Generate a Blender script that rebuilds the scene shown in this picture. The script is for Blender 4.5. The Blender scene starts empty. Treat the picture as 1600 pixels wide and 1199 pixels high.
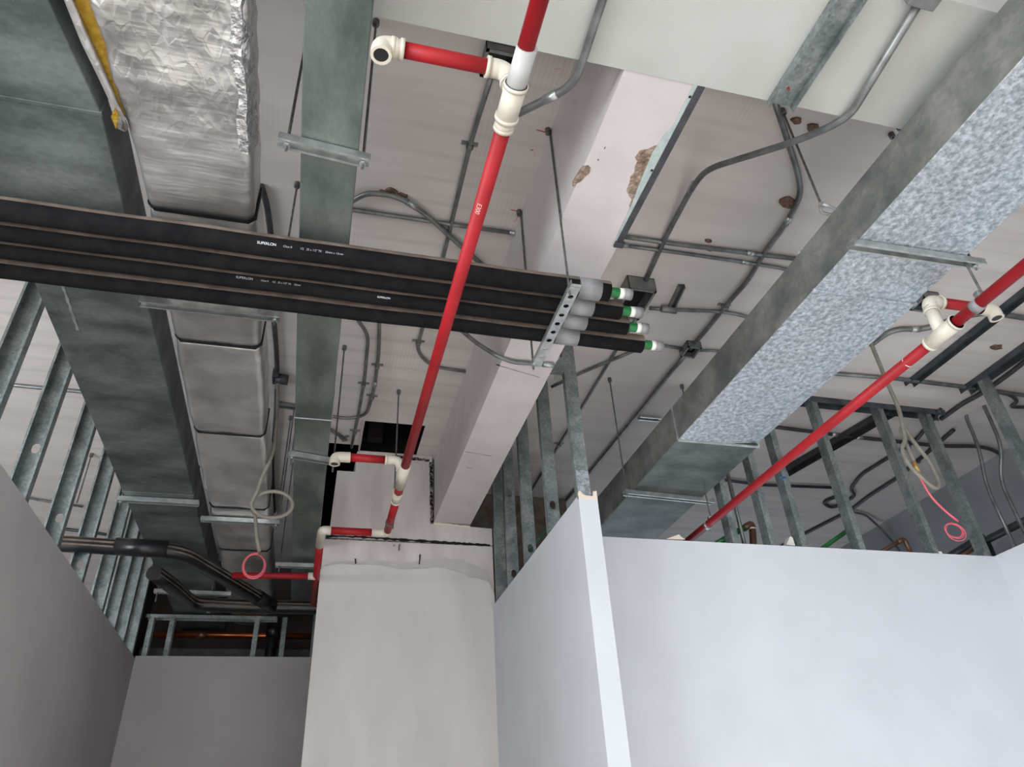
import bpy, bmesh, math, random
from mathutils import Vector, Matrix, noise

# ------------------------------------------------------------------ camera, world, light, exposure
sc = bpy.context.scene
COL = sc.collection
cam_d = bpy.data.cameras.new('camera')
cam_d.sensor_fit = 'HORIZONTAL'; cam_d.sensor_width = 36.0; cam_d.lens = 25.43
cam_d.clip_start = 0.02; cam_d.clip_end = 100
cam = bpy.data.objects.new('camera', cam_d); COL.objects.link(cam)
R = Matrix(((0.96670786, -0.09741438, -0.23661435),
            (-0.25075396, -0.5448574, -0.80015802),
            (-0.05097418, 0.83285104, -0.55114497)))
cam.matrix_world = Matrix.Translation((0, 0, 1.6)) @ R.to_4x4()
sc.camera = cam

w = bpy.data.worlds.new('world'); sc.world = w; w.use_nodes = True
bg = w.node_tree.nodes['Background']; bg.inputs[0].default_value = (0.62, 0.74, 0.9, 1); bg.inputs[1].default_value = 0.9

def area(name, loc, rot, sx, sy, power, col):
    l = bpy.data.lights.new(name, 'AREA'); l.shape = 'RECTANGLE'; l.size = sx; l.size_y = sy
    l.energy = power; l.color = col
    o = bpy.data.objects.new(name, l); COL.objects.link(o); o.location = loc; o.rotation_euler = rot
    return o
# daylight entering through the glazed shopfront behind the viewer
area('shopfront_daylight', (-0.6, -5.2, 1.75), (math.radians(90), 0, 0), 7.6, 3.1, 120, (0.9, 0.95, 1.0))
# daylight through the side glazing on the left of the viewer
area('side_daylight', (-6.1, -1.6, 1.75), (math.radians(90), 0, math.radians(-90)), 6.4, 3.1, 640, (0.9, 0.95, 1.0))
# added unseen lamp brightening the far right bay, behind the cross wall
area('far_bay_fill', (4.0, 8.85, 1.5), (math.radians(-90), 0, 0), 3.2, 1.8, 45, (0.8, 0.9, 1.0))
# sun on the pavement and just inside the shopfront; it reaches the bay in view only by bouncing
sl = bpy.data.lights.new('sun', 'SUN'); sl.energy = 9.3; sl.color = (1.0, 0.985, 0.97); sl.angle = 0.01
so = bpy.data.objects.new('sun', sl); COL.objects.link(so)
so.rotation_euler = Vector((0.05, 1.0, -0.365)).to_track_quat('-Z', 'Y').to_euler()

vs = sc.view_settings
vs.view_transform = 'Standard'; vs.look = 'None'; vs.exposure = 0.2; vs.gamma = 1.0; vs.use_curve_mapping = False

# ------------------------------------------------------------------ materials
def lin(c):
    return tuple((x / 255 / 12.92) if x / 255 <= 0.04045 else ((x / 255 + 0.055) / 1.055) ** 2.4 for x in c) + (1,)

MATS = {}
def mk(name, c1, c2=None, scale=8, stretch=(1, 1, 1), rough=0.7, metal=0.0, bump=0.0, bscale=None, spangle=0.0, sscale=60,
       detail=4, lo=0.35, hi=0.65, spec=0.5, dist=0.02):
    m = bpy.data.materials.new(name); m.use_nodes = True
    nt = m.node_tree; N = nt.nodes; L = nt.links
    b = N['Principled BSDF']; b.inputs['Roughness'].default_value = rough; b.inputs['Metallic'].default_value = metal
    b.inputs['Specular IOR Level'].default_value = spec
    geo = N.new('ShaderNodeNewGeometry'); mp = N.new('ShaderNodeMapping'); mp.inputs['Scale'].default_value = stretch
    L.new(geo.outputs['Position'], mp.inputs['Vector'])
    tx = N.new('ShaderNodeTexNoise'); tx.inputs['Scale'].default_value = scale; tx.inputs['Detail'].default_value = detail
    L.new(mp.outputs[0], tx.inputs['Vector'])
    rp = N.new('ShaderNodeValToRGB'); rp.color_ramp.elements[0].position = lo; rp.color_ramp.elements[1].position = hi
    rp.color_ramp.elements[0].color = lin(c1); rp.color_ramp.elements[1].color = lin(c2 or c1)
    L.new(tx.outputs['Fac'], rp.inputs[0])
    out = rp.outputs[0]
    if spangle:
        vo = N.new('ShaderNodeTexVoronoi'); vo.inputs['Scale'].default_value = sscale
        L.new(mp.outputs[0], vo.inputs['Vector'])
        hs = N.new('ShaderNodeSeparateColor'); L.new(vo.outputs['Color'], hs.inputs[0])
        mr = N.new('ShaderNodeMapRange'); mr.inputs['To Min'].default_value = 1 - spangle; mr.inputs['To Max'].default_value = 1 + spangle
        L.new(hs.outputs[0], mr.inputs[0])
        mx = N.new('ShaderNodeVectorMath'); mx.operation = 'SCALE'
        L.new(out, mx.inputs[0]); L.new(mr.outputs[0], mx.inputs['Scale']); out = mx.outputs[0]
    L.new(out, b.inputs['Base Color'])
    if bump:
        t2 = N.new('ShaderNodeTexNoise'); t2.inputs['Scale'].default_value = bscale or scale * 3; t2.inputs['Detail'].default_value = 5
        L.new(mp.outputs[0], t2.inputs['Vector'])
        bp = N.new('ShaderNodeBump'); bp.inputs['Strength'].default_value = bump; bp.inputs['Distance'].default_value = dist
        L.new(t2.outputs['Fac'], bp.inputs['Height']); L.new(bp.outputs[0], b.inputs['Normal'])
    MATS[name] = m
    return m

mk('primed_white', (208, 211, 216), (213, 216, 221), 3, rough=0.75, bump=0.03, bscale=40, spec=0.3)
mk('grey_board', (182, 179, 177), (190, 187, 185), 2, rough=0.85, spec=0.2)  # even grey, darker than the primed white boards
mk('beam_white', (199, 191, 190), (207, 200, 199), 5, rough=0.8, bump=0.05, bscale=30, spec=0.2)
mk('cross_beam_paint', (176, 178, 172), (186, 187, 182), 3, rough=0.8, bump=0.04, bscale=25, spec=0.2)
mk('plaster_lower', (205, 202, 198), (214, 211, 207), 2.2, (2, 1, 0.5), rough=0.85, bump=0.04, bscale=30, spec=0.2)
mk('plaster_upper', (196, 187, 184), (216, 209, 206), 4, (1.5, 1, 0.5), rough=0.9, bump=0.1, bscale=30, spec=0.2)
mk('filler_patch', (188, 182, 178), (198, 192, 188), 9, rough=0.9, spec=0.2)
mk('concrete_floor', (196, 192, 187), (212, 208, 203), 1.5, rough=0.7)
mk('paving', (196, 192, 186), (208, 204, 198), 1.5, rough=0.9)
mk('spall', (120, 100, 88), (176, 155, 140), 45, rough=0.95, bump=0.9, bscale=70, spec=0.1)
mk('dark_joint', (30, 26, 24), (150, 140, 132), 60, (1, 1, 0.7), rough=0.95, lo=0.45, hi=0.6, spec=0.1)
mk('hole_shade', (22, 20, 19), (15, 14, 14), 5, rough=0.95, spec=0.1)  # near-black colour stands in for the shade inside the ceiling shaft
mk('void_shade', (70, 64, 60), (84, 78, 74), 3, rough=0.9, spec=0.1)  # dark tone stands in for shade behind the back studs
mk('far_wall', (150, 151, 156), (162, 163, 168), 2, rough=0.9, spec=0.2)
mk('galv_duct', (86, 95, 90), (122, 130, 125), 4.5, (1.6, 0.7, 1), rough=0.48, metal=0.55, spangle=0.06, sscale=80, bump=0.05, bscale=9)
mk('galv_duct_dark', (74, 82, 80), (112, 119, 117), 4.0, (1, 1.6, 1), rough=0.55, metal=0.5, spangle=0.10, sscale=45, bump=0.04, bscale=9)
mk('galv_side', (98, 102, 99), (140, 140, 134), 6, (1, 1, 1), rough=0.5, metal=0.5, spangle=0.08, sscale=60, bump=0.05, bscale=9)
mk('track_dark', (62, 70, 76), (86, 94, 100), 10, rough=0.5, metal=0.4)
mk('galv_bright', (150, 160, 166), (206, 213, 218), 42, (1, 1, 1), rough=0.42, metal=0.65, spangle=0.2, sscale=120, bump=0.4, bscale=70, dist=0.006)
mk('galv_stud', (114, 123, 122), (146, 153, 152), 10, rough=0.5, metal=0.5, spangle=0.2, sscale=90)
mk('galv_strut', (165, 170, 168), (196, 200, 198), 20, rough=0.35, metal=0.8)
mk('conduit_steel', (108, 110, 110), (136, 138, 137), 14, rough=0.4, metal=0.6)
mk('dark_conduit', (62, 63, 66), (78, 79, 82), 14, rough=0.5, metal=0.4)
mk('rod_steel', (88, 88, 86), (120, 120, 117), 40, rough=0.5, metal=0.6)
def foil_mat():
    m = mk('foil', (170, 168, 165), (216, 213, 210), 4, rough=0.37, metal=0.82)
    nt = m.node_tree; N = nt.nodes; L = nt.links; b = N['Principled BSDF']
    geo = [n for n in N if n.type == 'NEW_GEOMETRY'][0]
    def mapping(st, rot=0):
        mp = N.new('ShaderNodeMapping'); mp.inputs['Scale'].default_value = st; mp.inputs['Rotation'].default_value = (0, 0, rot)
        L.new(geo.outputs['Position'], mp.inputs[0]); return mp.outputs[0]
    # fan of creases, densest toward the torn end (y < 1.8)
    vo = N.new('ShaderNodeTexVoronoi'); vo.inputs['Scale'].default_value = 20; vo.feature = 'F2'; L.new(mapping((1.6, 0.8, 1), 0.9), vo.inputs['Vector'])
    sx = N.new('ShaderNodeSeparateXYZ'); L.new(geo.outputs['Position'], sx.inputs[0])
    mr = N.new('ShaderNodeMapRange'); mr.inputs['From Min'].default_value = 1.45; mr.inputs['From Max'].default_value = 1.85
    mr.inputs['To Min'].default_value = 0.9; mr.inputs['To Max'].default_value = 0.06; L.new(sx.outputs['Y'], mr.inputs[0])
    m1 = N.new('ShaderNodeMath'); m1.operation = 'MULTIPLY'; L.new(vo.outputs['Distance'], m1.inputs[0]); L.new(mr.outputs[0], m1.inputs[1])
    n1 = N.new('ShaderNodeTexNoise'); n1.inputs['Scale'].default_value = 4; n1.inputs['Detail'].default_value = 6; L.new(mapping((1, 9, 1)), n1.inputs['Vector'])
    m2 = N.new('ShaderNodeMath'); m2.operation = 'MULTIPLY_ADD'; L.new(n1.outputs['Fac'], m2.inputs[0]); m2.inputs[1].default_value = 0.45; L.new(m1.outputs[0], m2.inputs[2])
    bp = N.new('ShaderNodeBump'); bp.inputs['Strength'].default_value = 0.7; bp.inputs['Distance'].default_value = 0.011
    L.new(m2.outputs[0], bp.inputs['Height']); L.new(bp.outputs[0], b.inputs['Normal'])
foil_mat()
mk('foil_crumpled', (200, 200, 200), (232, 232, 231), 30, rough=0.25, metal=0.9, bump=0.8, bscale=60, dist=0.01)
mk('foil_old', (186, 184, 181), (226, 224, 221), 5, (1, 1, 1), rough=0.38, metal=0.72, bump=0.35, bscale=14, dist=0.012)
mk('fibreglass', (136, 106, 34), (160, 130, 54), 40, rough=0.95, bump=0.4, bscale=90, spec=0.1)
mk('black_tape_and_hole', (16, 16, 17), rough=0.5)  # foil seam tape; also painted darkness of box, elbow mouth and screw holes
mk('rubber_foam', (20, 19, 21), (28, 27, 28), 20, rough=0.95, spec=0.1, bump=0.1, bscale=60)
mk('grey_tape', (120, 121, 122), (142, 142, 143), 12, rough=0.55)
mk('pipe_green', (22, 104, 48), (30, 118, 58), 20, rough=0.35)
mk('white_plastic', (226, 224, 216), rough=0.4)
mk('cap_grey', (120, 118, 120), (138, 135, 137), 20, rough=0.5)
mk('pipe_red', (140, 20, 27), (158, 27, 34), 6, rough=0.5, spec=0.3)
mk('fitting_cream', (192, 184, 168), (206, 199, 185), 12, rough=0.4)
mk('sleeve_white', (168, 168, 165), (180, 180, 177), 12, rough=0.45)
mk('drain_black', (20, 21, 24), (28, 29, 32), 12, rough=0.3)
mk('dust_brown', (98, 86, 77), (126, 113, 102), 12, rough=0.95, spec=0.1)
mk('copper', (150, 78, 46), (172, 96, 58), 8, rough=0.3, metal=0.9)
mk('copper_dull', (104, 76, 62), (128, 92, 72), 10, rough=0.45, metal=0.6)
mk('flex_tube', (124, 118, 107), (138, 132, 121), 20, rough=0.6)
mk('wire_pink', (214, 92, 104), (222, 104, 114), 20, rough=0.5)
mk('brass', (196, 160, 92), rough=0.4, metal=0.6)
mk('box_steel', (120, 122, 121), (140, 142, 141), 16, rough=0.5, metal=0.5)
mk('ink_white', (215, 220, 222), rough=0.7)
mk('ink_grey', (160, 164, 168), rough=0.8)
mk('chalk_red', (190, 96, 92), rough=0.95, spec=0.1)
mk('chalk_pink', (228, 170, 168), rough=0.95, spec=0.1)
mk('black_mark', (40, 37, 35), rough=0.95, spec=0.1)
mk('rust_brown', (96, 76, 66), (134, 108, 94), 50, rough=0.95, bump=0.5, bscale=90, spec=0.1)
mk('torn_paper', (226, 214, 196), rough=0.9, spec=0.2)
mk('teal_metal', (172, 186, 184), (194, 205, 202), 30, rough=0.5, metal=0.35)
mk('blue_ink', (52, 120, 168), rough=0.8)
mk('red_dot', (150, 52, 46), rough=0.8)
mk('green_paint', (36, 92, 72), (52, 112, 90), 30, rough=0.6)

# ceiling: cast concrete with faint board marks along X and patches of fine ribs along Y
def ceiling_mat():
    m = mk('ceiling_concrete', (204, 197, 193), (217, 210, 206), 2.2, (0.35, 2.4, 1), rough=0.9, spec=0.15)
    nt = m.node_tree; N = nt.nodes; L = nt.links
    b = N['Principled BSDF']; geo = [n for n in N if n.type == 'NEW_GEOMETRY'][0]
    src = b.inputs['Base Color'].links[0].from_socket
    def bands(direction, scale, distort, mask_scale, mask_stretch, lo, hi, depth):
        wv = N.new('ShaderNodeTexWave'); wv.bands_direction = direction; wv.inputs['Scale'].default_value = scale
        wv.inputs['Distortion'].default_value = distort; wv.inputs['Detail'].default_value = 1
        L.new(geo.outputs['Position'], wv.inputs['Vector'])
        r = N.new('ShaderNodeValToRGB'); r.color_ramp.elements[0].position = 0.0; r.color_ramp.elements[1].position = 0.22
        L.new(wv.outputs['Fac'], r.inputs[0])
        inv = N.new('ShaderNodeMath'); inv.operation = 'SUBTRACT'; inv.inputs[0].default_value = 1; L.new(r.outputs[0], inv.inputs[1])
        mp = N.new('ShaderNodeMapping'); mp.inputs['Scale'].default_value = mask_stretch; L.new(geo.outputs['Position'], mp.inputs[0])
        ns = N.new('ShaderNodeTexNoise'); ns.inputs['Scale'].default_value = mask_scale; ns.inputs['Detail'].default_value = 2
        L.new(mp.outputs[0], ns.inputs['Vector'])
        rr = N.new('ShaderNodeMapRange'); rr.inputs['From Min'].default_value = lo; rr.inputs['From Max'].default_value = hi
        L.new(ns.outputs['Fac'], rr.inputs[0])
        mu = N.new('ShaderNodeMath'); mu.operation = 'MULTIPLY'; L.new(inv.outputs[0], mu.inputs[0]); L.new(rr.outputs[0], mu.inputs[1])
        m2 = N.new('ShaderNodeMath'); m2.operation = 'MULTIPLY'; L.new(mu.outputs[0], m2.inputs[0]); m2.inputs[1].default_value = depth
        return m2.outputs[0]
    a1 = bands('Y', 2.1, 0.25, 1.1, (1.0, 0.35, 1), 0.46, 0.66, 0.10)
    a2 = bands('X', 14.0, 0.05, 1.4, (1.6, 0.8, 1), 0.56, 0.64, 0.10)
    ad = N.new('ShaderNodeMath'); ad.operation = 'ADD'; L.new(a1, ad.inputs[0]); L.new(a2, ad.inputs[1])
    sb = N.new('ShaderNodeMath'); sb.operation = 'SUBTRACT'; sb.inputs[0].default_value = 1; L.new(ad.outputs[0], sb.inputs[1])
    mx = N.new('ShaderNodeVectorMath'); mx.operation = 'SCALE'; L.new(src, mx.inputs[0]); L.new(sb.outputs[0], mx.inputs['Scale'])
    L.new(mx.outputs[0], b.inputs['Base Color'])
    bp = N.new('ShaderNodeBump'); bp.inputs['Strength'].default_value = 0.35; bp.inputs['Distance'].default_value = 0.004
    L.new(sb.outputs[0], bp.inputs['Height']); L.new(bp.outputs[0], b.inputs['Normal'])
ceiling_mat()
MT = MATS

# ------------------------------------------------------------------ geometry helpers
class G:
    """collects verts and faces in world coordinates"""
    def __init__(s): s.v = []; s.f = []
    def add(s, v, f):
        o = len(s.v); s.v += [tuple(p) for p in v]; s.f += [tuple(i + o for i in q) for q in f]; return s
    def box(s, a, b):
        (x0, y0, z0), (x1, y1, z1) = a, b
        v = [(x0, y0, z0), (x1, y0, z0), (x1, y1, z0), (x0, y1, z0), (x0, y0, z1), (x1, y0, z1), (x1, y1, z1), (x0, y1, z1)]
        return s.add(v, [(0, 3, 2, 1), (4, 5, 6, 7), (0, 1, 5, 4), (1, 2, 6, 5), (2, 3, 7, 6), (3, 0, 4, 7)])
    def prism(s, poly, axis, a, b):
        """poly: 2-D outline in the plane of the other two axes; extruded along axis from a to b"""
        def p3(p, t):
            return {'x': (t, p[0], p[1]), 'y': (p[0], t, p[1]), 'z': (p[0], p[1], t)}[axis]
        n = len(poly)
        v = [p3(p, a) for p in poly] + [p3(p, b) for p in poly]
        f = [tuple(range(n))[::-1], tuple(range(n, 2 * n))] + [(i, (i + 1) % n, n + (i + 1) % n, n + i) for i in range(n)]
        return s.add(v, f)
    def tube(s, pts, r, seg=12, cap=True, rads=None):
        pts = [Vector(p) for p in pts]; n = len(pts)
        T = []
        for i in range(n):
            t = (pts[min(i + 1, n - 1)] - pts[max(i - 1, 0)]); T.append(t.normalized())
        up = Vector((0, 0, 1)) if abs(T[0].z) < 0.9 else Vector((1, 0, 0))
        u = T[0].cross(up).normalized(); v = []; f = []
        for i in range(n):
            if i:
                u = (u - T[i] * u.dot(T[i])).normalized()
            wv = T[i].cross(u); rr = rads[i] if rads else r
            for k in range(seg):
                a = 2 * math.pi * k / seg
                v.append(pts[i] + (u * math.cos(a) + wv * math.sin(a)) * rr)
        for i in range(n - 1):
            for k in range(seg):
                k2 = (k + 1) % seg
                f.append((i * seg + k, i * seg + k2, (i + 1) * seg + k2, (i + 1) * seg + k))
        if cap:
            f.append(tuple(range(seg))[::-1]); f.append(tuple(range((n - 1) * seg, n * seg)))
        return s.add(v, f)

def fillet(pts, r, n=6):
    pts = [Vector(p) for p in pts]; out = [pts[0]]
    for i in range(1, len(pts) - 1):
        a, b, c = pts[i - 1], pts[i], pts[i + 1]
        d1 = (a - b); d2 = (c - b); l = min(r, d1.length * 0.48, d2.length * 0.48)
        p = b + d1.normalized() * l; q = b + d2.normalized() * l
        for k in range(n + 1):
            t = k / n; out.append(p * (1 - t) ** 2 + b * 2 * t * (1 - t) + q * t * t)
    out.append(pts[-1]); return out

def ob(name, g, mat, parent=None, smooth=False, label=None, cat=None, group=None, kind=None, solid=0, bevel=0):
    me = bpy.data.meshes.new(name)
    if parent is not None:
        o0 = Vector(parent['_w']) if '_w' in parent else Vector((0, 0, 0))
        c = o0
    else:
        n = len(g.v)
        c = Vector((sum(p[0] for p in g.v) / n, sum(p[1] for p in g.v) / n, min(p[2] for p in g.v)))
    me.from_pydata([tuple(Vector(p) - c) for p in g.v], [], g.f); me.validate()
    bm = bmesh.new(); bm.from_mesh(me); bmesh.ops.recalc_face_normals(bm, faces=bm.faces); bm.to_mesh(me); bm.free()
    me.materials.append(MT[mat])
    if smooth:
        for p in me.polygons: p.use_smooth = len(p.vertices) == 4
    o = bpy.data.objects.new(name, me); COL.objects.link(o)
    if parent is not None: o.parent = parent
    else: o.location = c
    W[o.name] = c
    if solid:
        md = o.modifiers.new('sheet', 'SOLIDIFY'); md.thickness = solid; md.offset = 0
    if bevel:
        md = o.modifiers.new('edge', 'BEVEL'); md.width = bevel; md.segments = 2; md.limit_method = 'ANGLE'
    tag(o, label, cat, group, kind)
    return o
W = {}
class Par(dict): pass
def tag(o, label=None, cat=None, group=None, kind=None):
    if label: o['label'] = label
    if cat: o['category'] = cat
    if group: o['group'] = group
    if kind: o['kind'] = kind
def thing(name, label, cat, loc, group=None, kind=None):
    o = bpy.data.objects.new(name, None); COL.objects.link(o); o.location = loc; o.empty_display_size = 0.05
    tag(o, label, cat, group, kind); W[o.name] = Vector(loc); return o
def part(name, g, mat, parent, **k):
    me_parent_w = W[parent.name]
    n = bpy.data.meshes.new(name)
    n.from_pydata([tuple(Vector(p) - me_parent_w) for p in g.v], [], g.f); n.validate()
    bm = bmesh.new(); bm.from_mesh(n); bmesh.ops.recalc_face_normals(bm, faces=bm.faces); bm.to_mesh(n); bm.free()
    n.materials.append(MT[mat])
    if k.get('smooth'):
        for p in n.polygons: p.use_smooth = len(p.vertices) == 4
    o = bpy.data.objects.new(name, n); COL.objects.link(o); o.parent = parent; W[o.name] = me_parent_w
    if k.get('solid'):
        md = o.modifiers.new('sheet', 'SOLIDIFY'); md.thickness = k['solid']; md.offset = 0
    if k.get('bevel'):
        md = o.modifiers.new('edge', 'BEVEL'); md.width = k['bevel']; md.segments = 2; md.limit_method = 'ANGLE'
    tag(o, k.get('label'), None, None, k.get('kind'))
    return o
def box(a, b): return G().box(a, b)
def tube(pts, r, seg=12, fil=0, cap=True): return G().tube(fillet(pts, fil) if fil else pts, r, seg, cap)
rnd = random.Random(7)

# ------------------------------------------------------------------ dimensions of the place
CE = 4.416          # slab soffit
WT = 3.2            # top of the boarding
def S(name, g, mat, label=None, **k):
    return ob(name, g, mat, kind='structure', label=label, **k)

# ------------------------------------------------------------------ floor, ceiling, beams, column
S('floor', box((-6.5, -6.6, -0.2), (7.0, 10.0, 0.0)), 'concrete_floor', label='bare concrete floor of the unfinished unit')
S('pavement', box((-14, -16, -0.2), (14, -6.6, -0.02)), 'paving', label='unseen pavement outside the shopfront, added to bounce sunlight in')  # unseen ground, put in to bounce sunlight up to the ceiling
g = G()   # ceiling slab with the square shaft opening beside the column
hx0, hx1, hy0, hy1 = 0.245, 0.70, 4.775, 5.25
vx0, vx1, vy0, vy1 = -0.04, 0.235, 5.16, 6.9      # larger void beside and behind the column
xs = [-6.5, vx0, vx1, hx0, hx1, 7.0]; ysl = [-6.6, hy0, vy0, hy1, vy1, 10.0]
for xa_, xb_ in zip(xs[:-1], xs[1:]):
    for ya_, yb_ in zip(ysl[:-1], ysl[1:]):
        xm, ym = (xa_ + xb_) / 2, (ya_ + yb_) / 2
        if (hx0 < xm < hx1 and hy0 < ym < hy1) or (vx0 < xm < vx1 and vy0 < ym < vy1): continue
        g.box((xa_, ya_, CE), (xb_, yb_, CE + 0.07))
ceiling = S('ceiling', g, 'ceiling_concrete', label='pinkish grey cast concrete slab with board marks')
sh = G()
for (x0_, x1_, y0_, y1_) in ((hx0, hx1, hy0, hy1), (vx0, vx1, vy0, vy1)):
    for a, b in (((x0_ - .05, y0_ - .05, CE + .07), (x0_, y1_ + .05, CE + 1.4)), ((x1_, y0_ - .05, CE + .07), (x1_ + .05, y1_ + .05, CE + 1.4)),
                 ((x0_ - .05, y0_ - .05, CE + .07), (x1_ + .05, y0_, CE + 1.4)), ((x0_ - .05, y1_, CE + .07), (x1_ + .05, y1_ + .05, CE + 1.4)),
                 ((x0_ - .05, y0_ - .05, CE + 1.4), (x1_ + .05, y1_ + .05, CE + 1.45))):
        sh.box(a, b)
for a, b in (((hx0, hy0, CE), (hx0 + .004, hy1, CE + .07)), ((hx1 - .004, hy0, CE), (hx1, hy1, CE + .07)), ((hx0, hy1 - .004, CE), (hx1, hy1, CE + .07)), ((vx0, vy0, CE), (vx0 + .004, vy1, CE + .07)), ((vx1 - .004, vy0, CE), (vx1, vy1, CE + .07)), ((vx0, vy1 - .004, CE), (vx1, vy1, CE + .07))): sh.box(a, b)  # near-black lining over the slab edges, painted as shade
part('shaft', sh, 'hole_shade', ceiling, label='shaft above the square ceiling opening, coloured dark as shade')
part('shaft_duct', box((hx0 + .05, hy1 - .10, CE + .075), (hx0 + .17, hy1 - .01, CE + 1.39)), 'black_mark', ceiling)
part('opening_edge', G().prism([(hx0 - .03, hy0), (hx0 - .012, hy1), (hx0, hy1), (hx0, hy0)], 'z', CE - .006, CE + .01), 'filler_patch', ceiling)

BZ = 3.84           # beam soffit
beam = S('concrete_beam', box((0.853, 1.28, BZ), (1.145, 5.28, CE)), 'beam_white', label='white painted concrete beam running to the column')
cross = S('cross_beam', box((-6.0, 0.835, BZ - 0.004), (6.5, 1.297, CE)), 'cross_beam_paint', label='wide pale cross beam overhead at the near end')

YC = 5.264
column = thing('column', 'white plastered concrete column under the beam', 'column', (0.66, 5.6, 0), kind='structure')
part('lower_shaft', box((0.035, YC + 0.008, 0), (1.318, 6.05, 3.668)), 'plaster_upper', column)
up = G().prism([(0.066, 3.684), (1.318, 3.676), (1.318, 3.815), (1.15, 3.822), (0.842, 3.838), (0.832, CE), (0.225, CE), (0.225, 4.235), (0.084, 4.235), (0.066, 3.69)], 'y', YC + 0.006, 6.05)
part('upper_shaft', up, 'plaster_upper', column)
part('shadow_gap', box((0.06, YC + 0.03, 3.66), (1.30, 6.0, 3.69)), 'dark_joint', column)
# smooth finish coat with a ragged upper edge
edge = [(0.028, 0.0), (1.323, 0.0), (1.322, 3.18), (1.315, 3.30), (1.27, 3.385), (1.18, 3.41), (1.12, 3.405), (1.08, 3.44), (1.02, 3.455), (0.98, 3.46),
        (0.94, 3.478), (0.87, 3.48), (0.80, 3.468), (0.70, 3.458), (0.62, 3.452), (0.55, 3.462), (0.47, 3.478), (0.38, 3.482), (0.30, 3.474),
        (0.20, 3.478), (0.11, 3.47), (0.06, 3.455), (0.03, 3.43)]
part('finish_coat', G().prism(edge, 'y', YC - 0.004, YC + 0.012), 'plaster_lower', column, label='smooth pale finish coat with ragged top edge')
pe = [(x, z + d) for (x, z), d in zip(edge[3:-1], [.0, .09, .10, .12, .11, .10, .09, .085, .075, .07, .06, .05, .045, .04, .035, .03, .025, .02, .015, .012])]
part('filler_band', G().prism([(x, z - .05) for x, z in edge[3:-1]] + pe[::-1], 'y', YC + 0.003, YC + 0.02), 'filler_patch', column)
def jag_strip(pts, wmin, wmax, plane, at0, at1, step=0.02):
    """ragged strip along a 2-D polyline"""
    L_, R_ = [], []
    for (a, b) in zip(pts[:-1], pts[1:]):
        a, b = Vector(a), Vector(b); d = (b - a); n = max(2, int(d.length / step)); nn = Vector((-d.y, d.x)).normalized()
        for i in range(n):
            p = a + d * (i / n); h = rnd.uniform(wmin, wmax) / 2
            L_.append(tuple(p + nn * h)); R_.append(tuple(p - nn * rnd.uniform(wmin, wmax) / 2))
    return G().prism(L_ + R_[::-1], plane, at0, at1)
part('joint_crack', jag_strip([(0.838, 3.83), (0.826, CE - 0.03)], 0.02, 0.036, 'y', YC - 0.002, YC + 0.01), 'dark_joint', column, label='ragged dark joint beside the beam')
part('top_crack', jag_strip([(0.50, CE - 0.02), (0.83, CE - 0.035)], 0.012, 0.03, 'y', YC - 0.002, YC + 0.01), 'dark_joint', column)
part('bearing_joint', jag_strip([(0.85, 3.832), (1.16, 3.818)], 0.012, 0.022, 'y', YC - 0.002, YC + 0.01), 'torn_paper', column)
part('seam_crack', jag_strip([(0.06, 3.692), (0.30, 3.694), (0.62, 3.688), (1.318, 3.675)], 0.006, 0.022, 'y', YC - 0.001, YC + 0.012), 'black_mark', column)
for a, b, wd in (((0.588, 3.60), (0.592, 3.665), .006), ((0.745, 3.50), (0.75, 3.59), .012), ((0.275, 3.485), (0.272, 3.535), .014), ((0.55, 3.635), (0.552, 3.65), .006)):
    part('scratch', jag_strip([a, b], wd * .3, wd, 'y', YC - 0.0055, YC + 0.01, 0.012), 'black_mark', column)

# spalled patches and hairlines on the beam
def spall(pts, name, parent, zz, th=0.006, mat='spall'):
    g_ = G().prism(pts, 'z', zz - 0.0015, zz + th)
    return part(name, g_, mat, parent)
P1 = [(1.104, 1.562, 3.840), (1.112, 1.569, 3.840), (1.099, 1.605, 3.840), (1.097, 1.643, 3.840), (1.097, 1.674, 3.840), (1.110, 1.717, 3.840), (1.111, 1.764, 3.840), (1.116, 1.803, 3.840), (1.122, 1.858, 3.840), (1.120, 1.894, 3.840), (1.105, 1.872, 3.840), (1.104, 1.841, 3.840), (1.080, 1.818, 3.840), (1.063, 1.797, 3.840), (1.060, 1.754, 3.840), (1.052, 1.729, 3.840), (1.060, 1.708, 3.840), (1.050, 1.678, 3.840), (1.050, 1.653, 3.840), (1.033, 1.638, 3.840), (1.040, 1.603, 3.840), (1.066, 1.591, 3.840), (1.084, 1.572, 3.840)]
spall([p[:2] for p in P1], 'spalled_patch', beam, BZ)
P2 = [(0.868, 1.711, 3.840), (0.882, 1.721, 3.840), (0.886, 1.746, 3.840), (0.873, 1.771, 3.840), (0.867, 1.792, 3.840), (0.851, 1.809, 3.840), (0.844, 1.827, 3.840), (0.835, 1.809, 3.840), (0.839, 1.781, 3.840), (0.844, 1.748, 3.840), (0.850, 1.721, 3.840)]
spall([p[:2] for p in P2], 'spalled_patch', beam, BZ)
for a, b in (((0.902, 1.626, 3.840), (0.905, 1.605, 3.840)), ((0.897, 1.683, 3.840), (0.899, 1.667, 3.840)), ((0.917, 4.306, 3.840), (1.002, 4.312, 3.840)), ((0.863, 4.084, 3.840), (1.078, 4.122, 3.840)), ((0.830, 3.089, 3.840), (1.126, 3.173, 3.840))):
    part('hairline', jag_strip([a[:2], b[:2]], .001, .004, 'z', BZ - .001, BZ + .004, .03), 'black_mark', beam)

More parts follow.
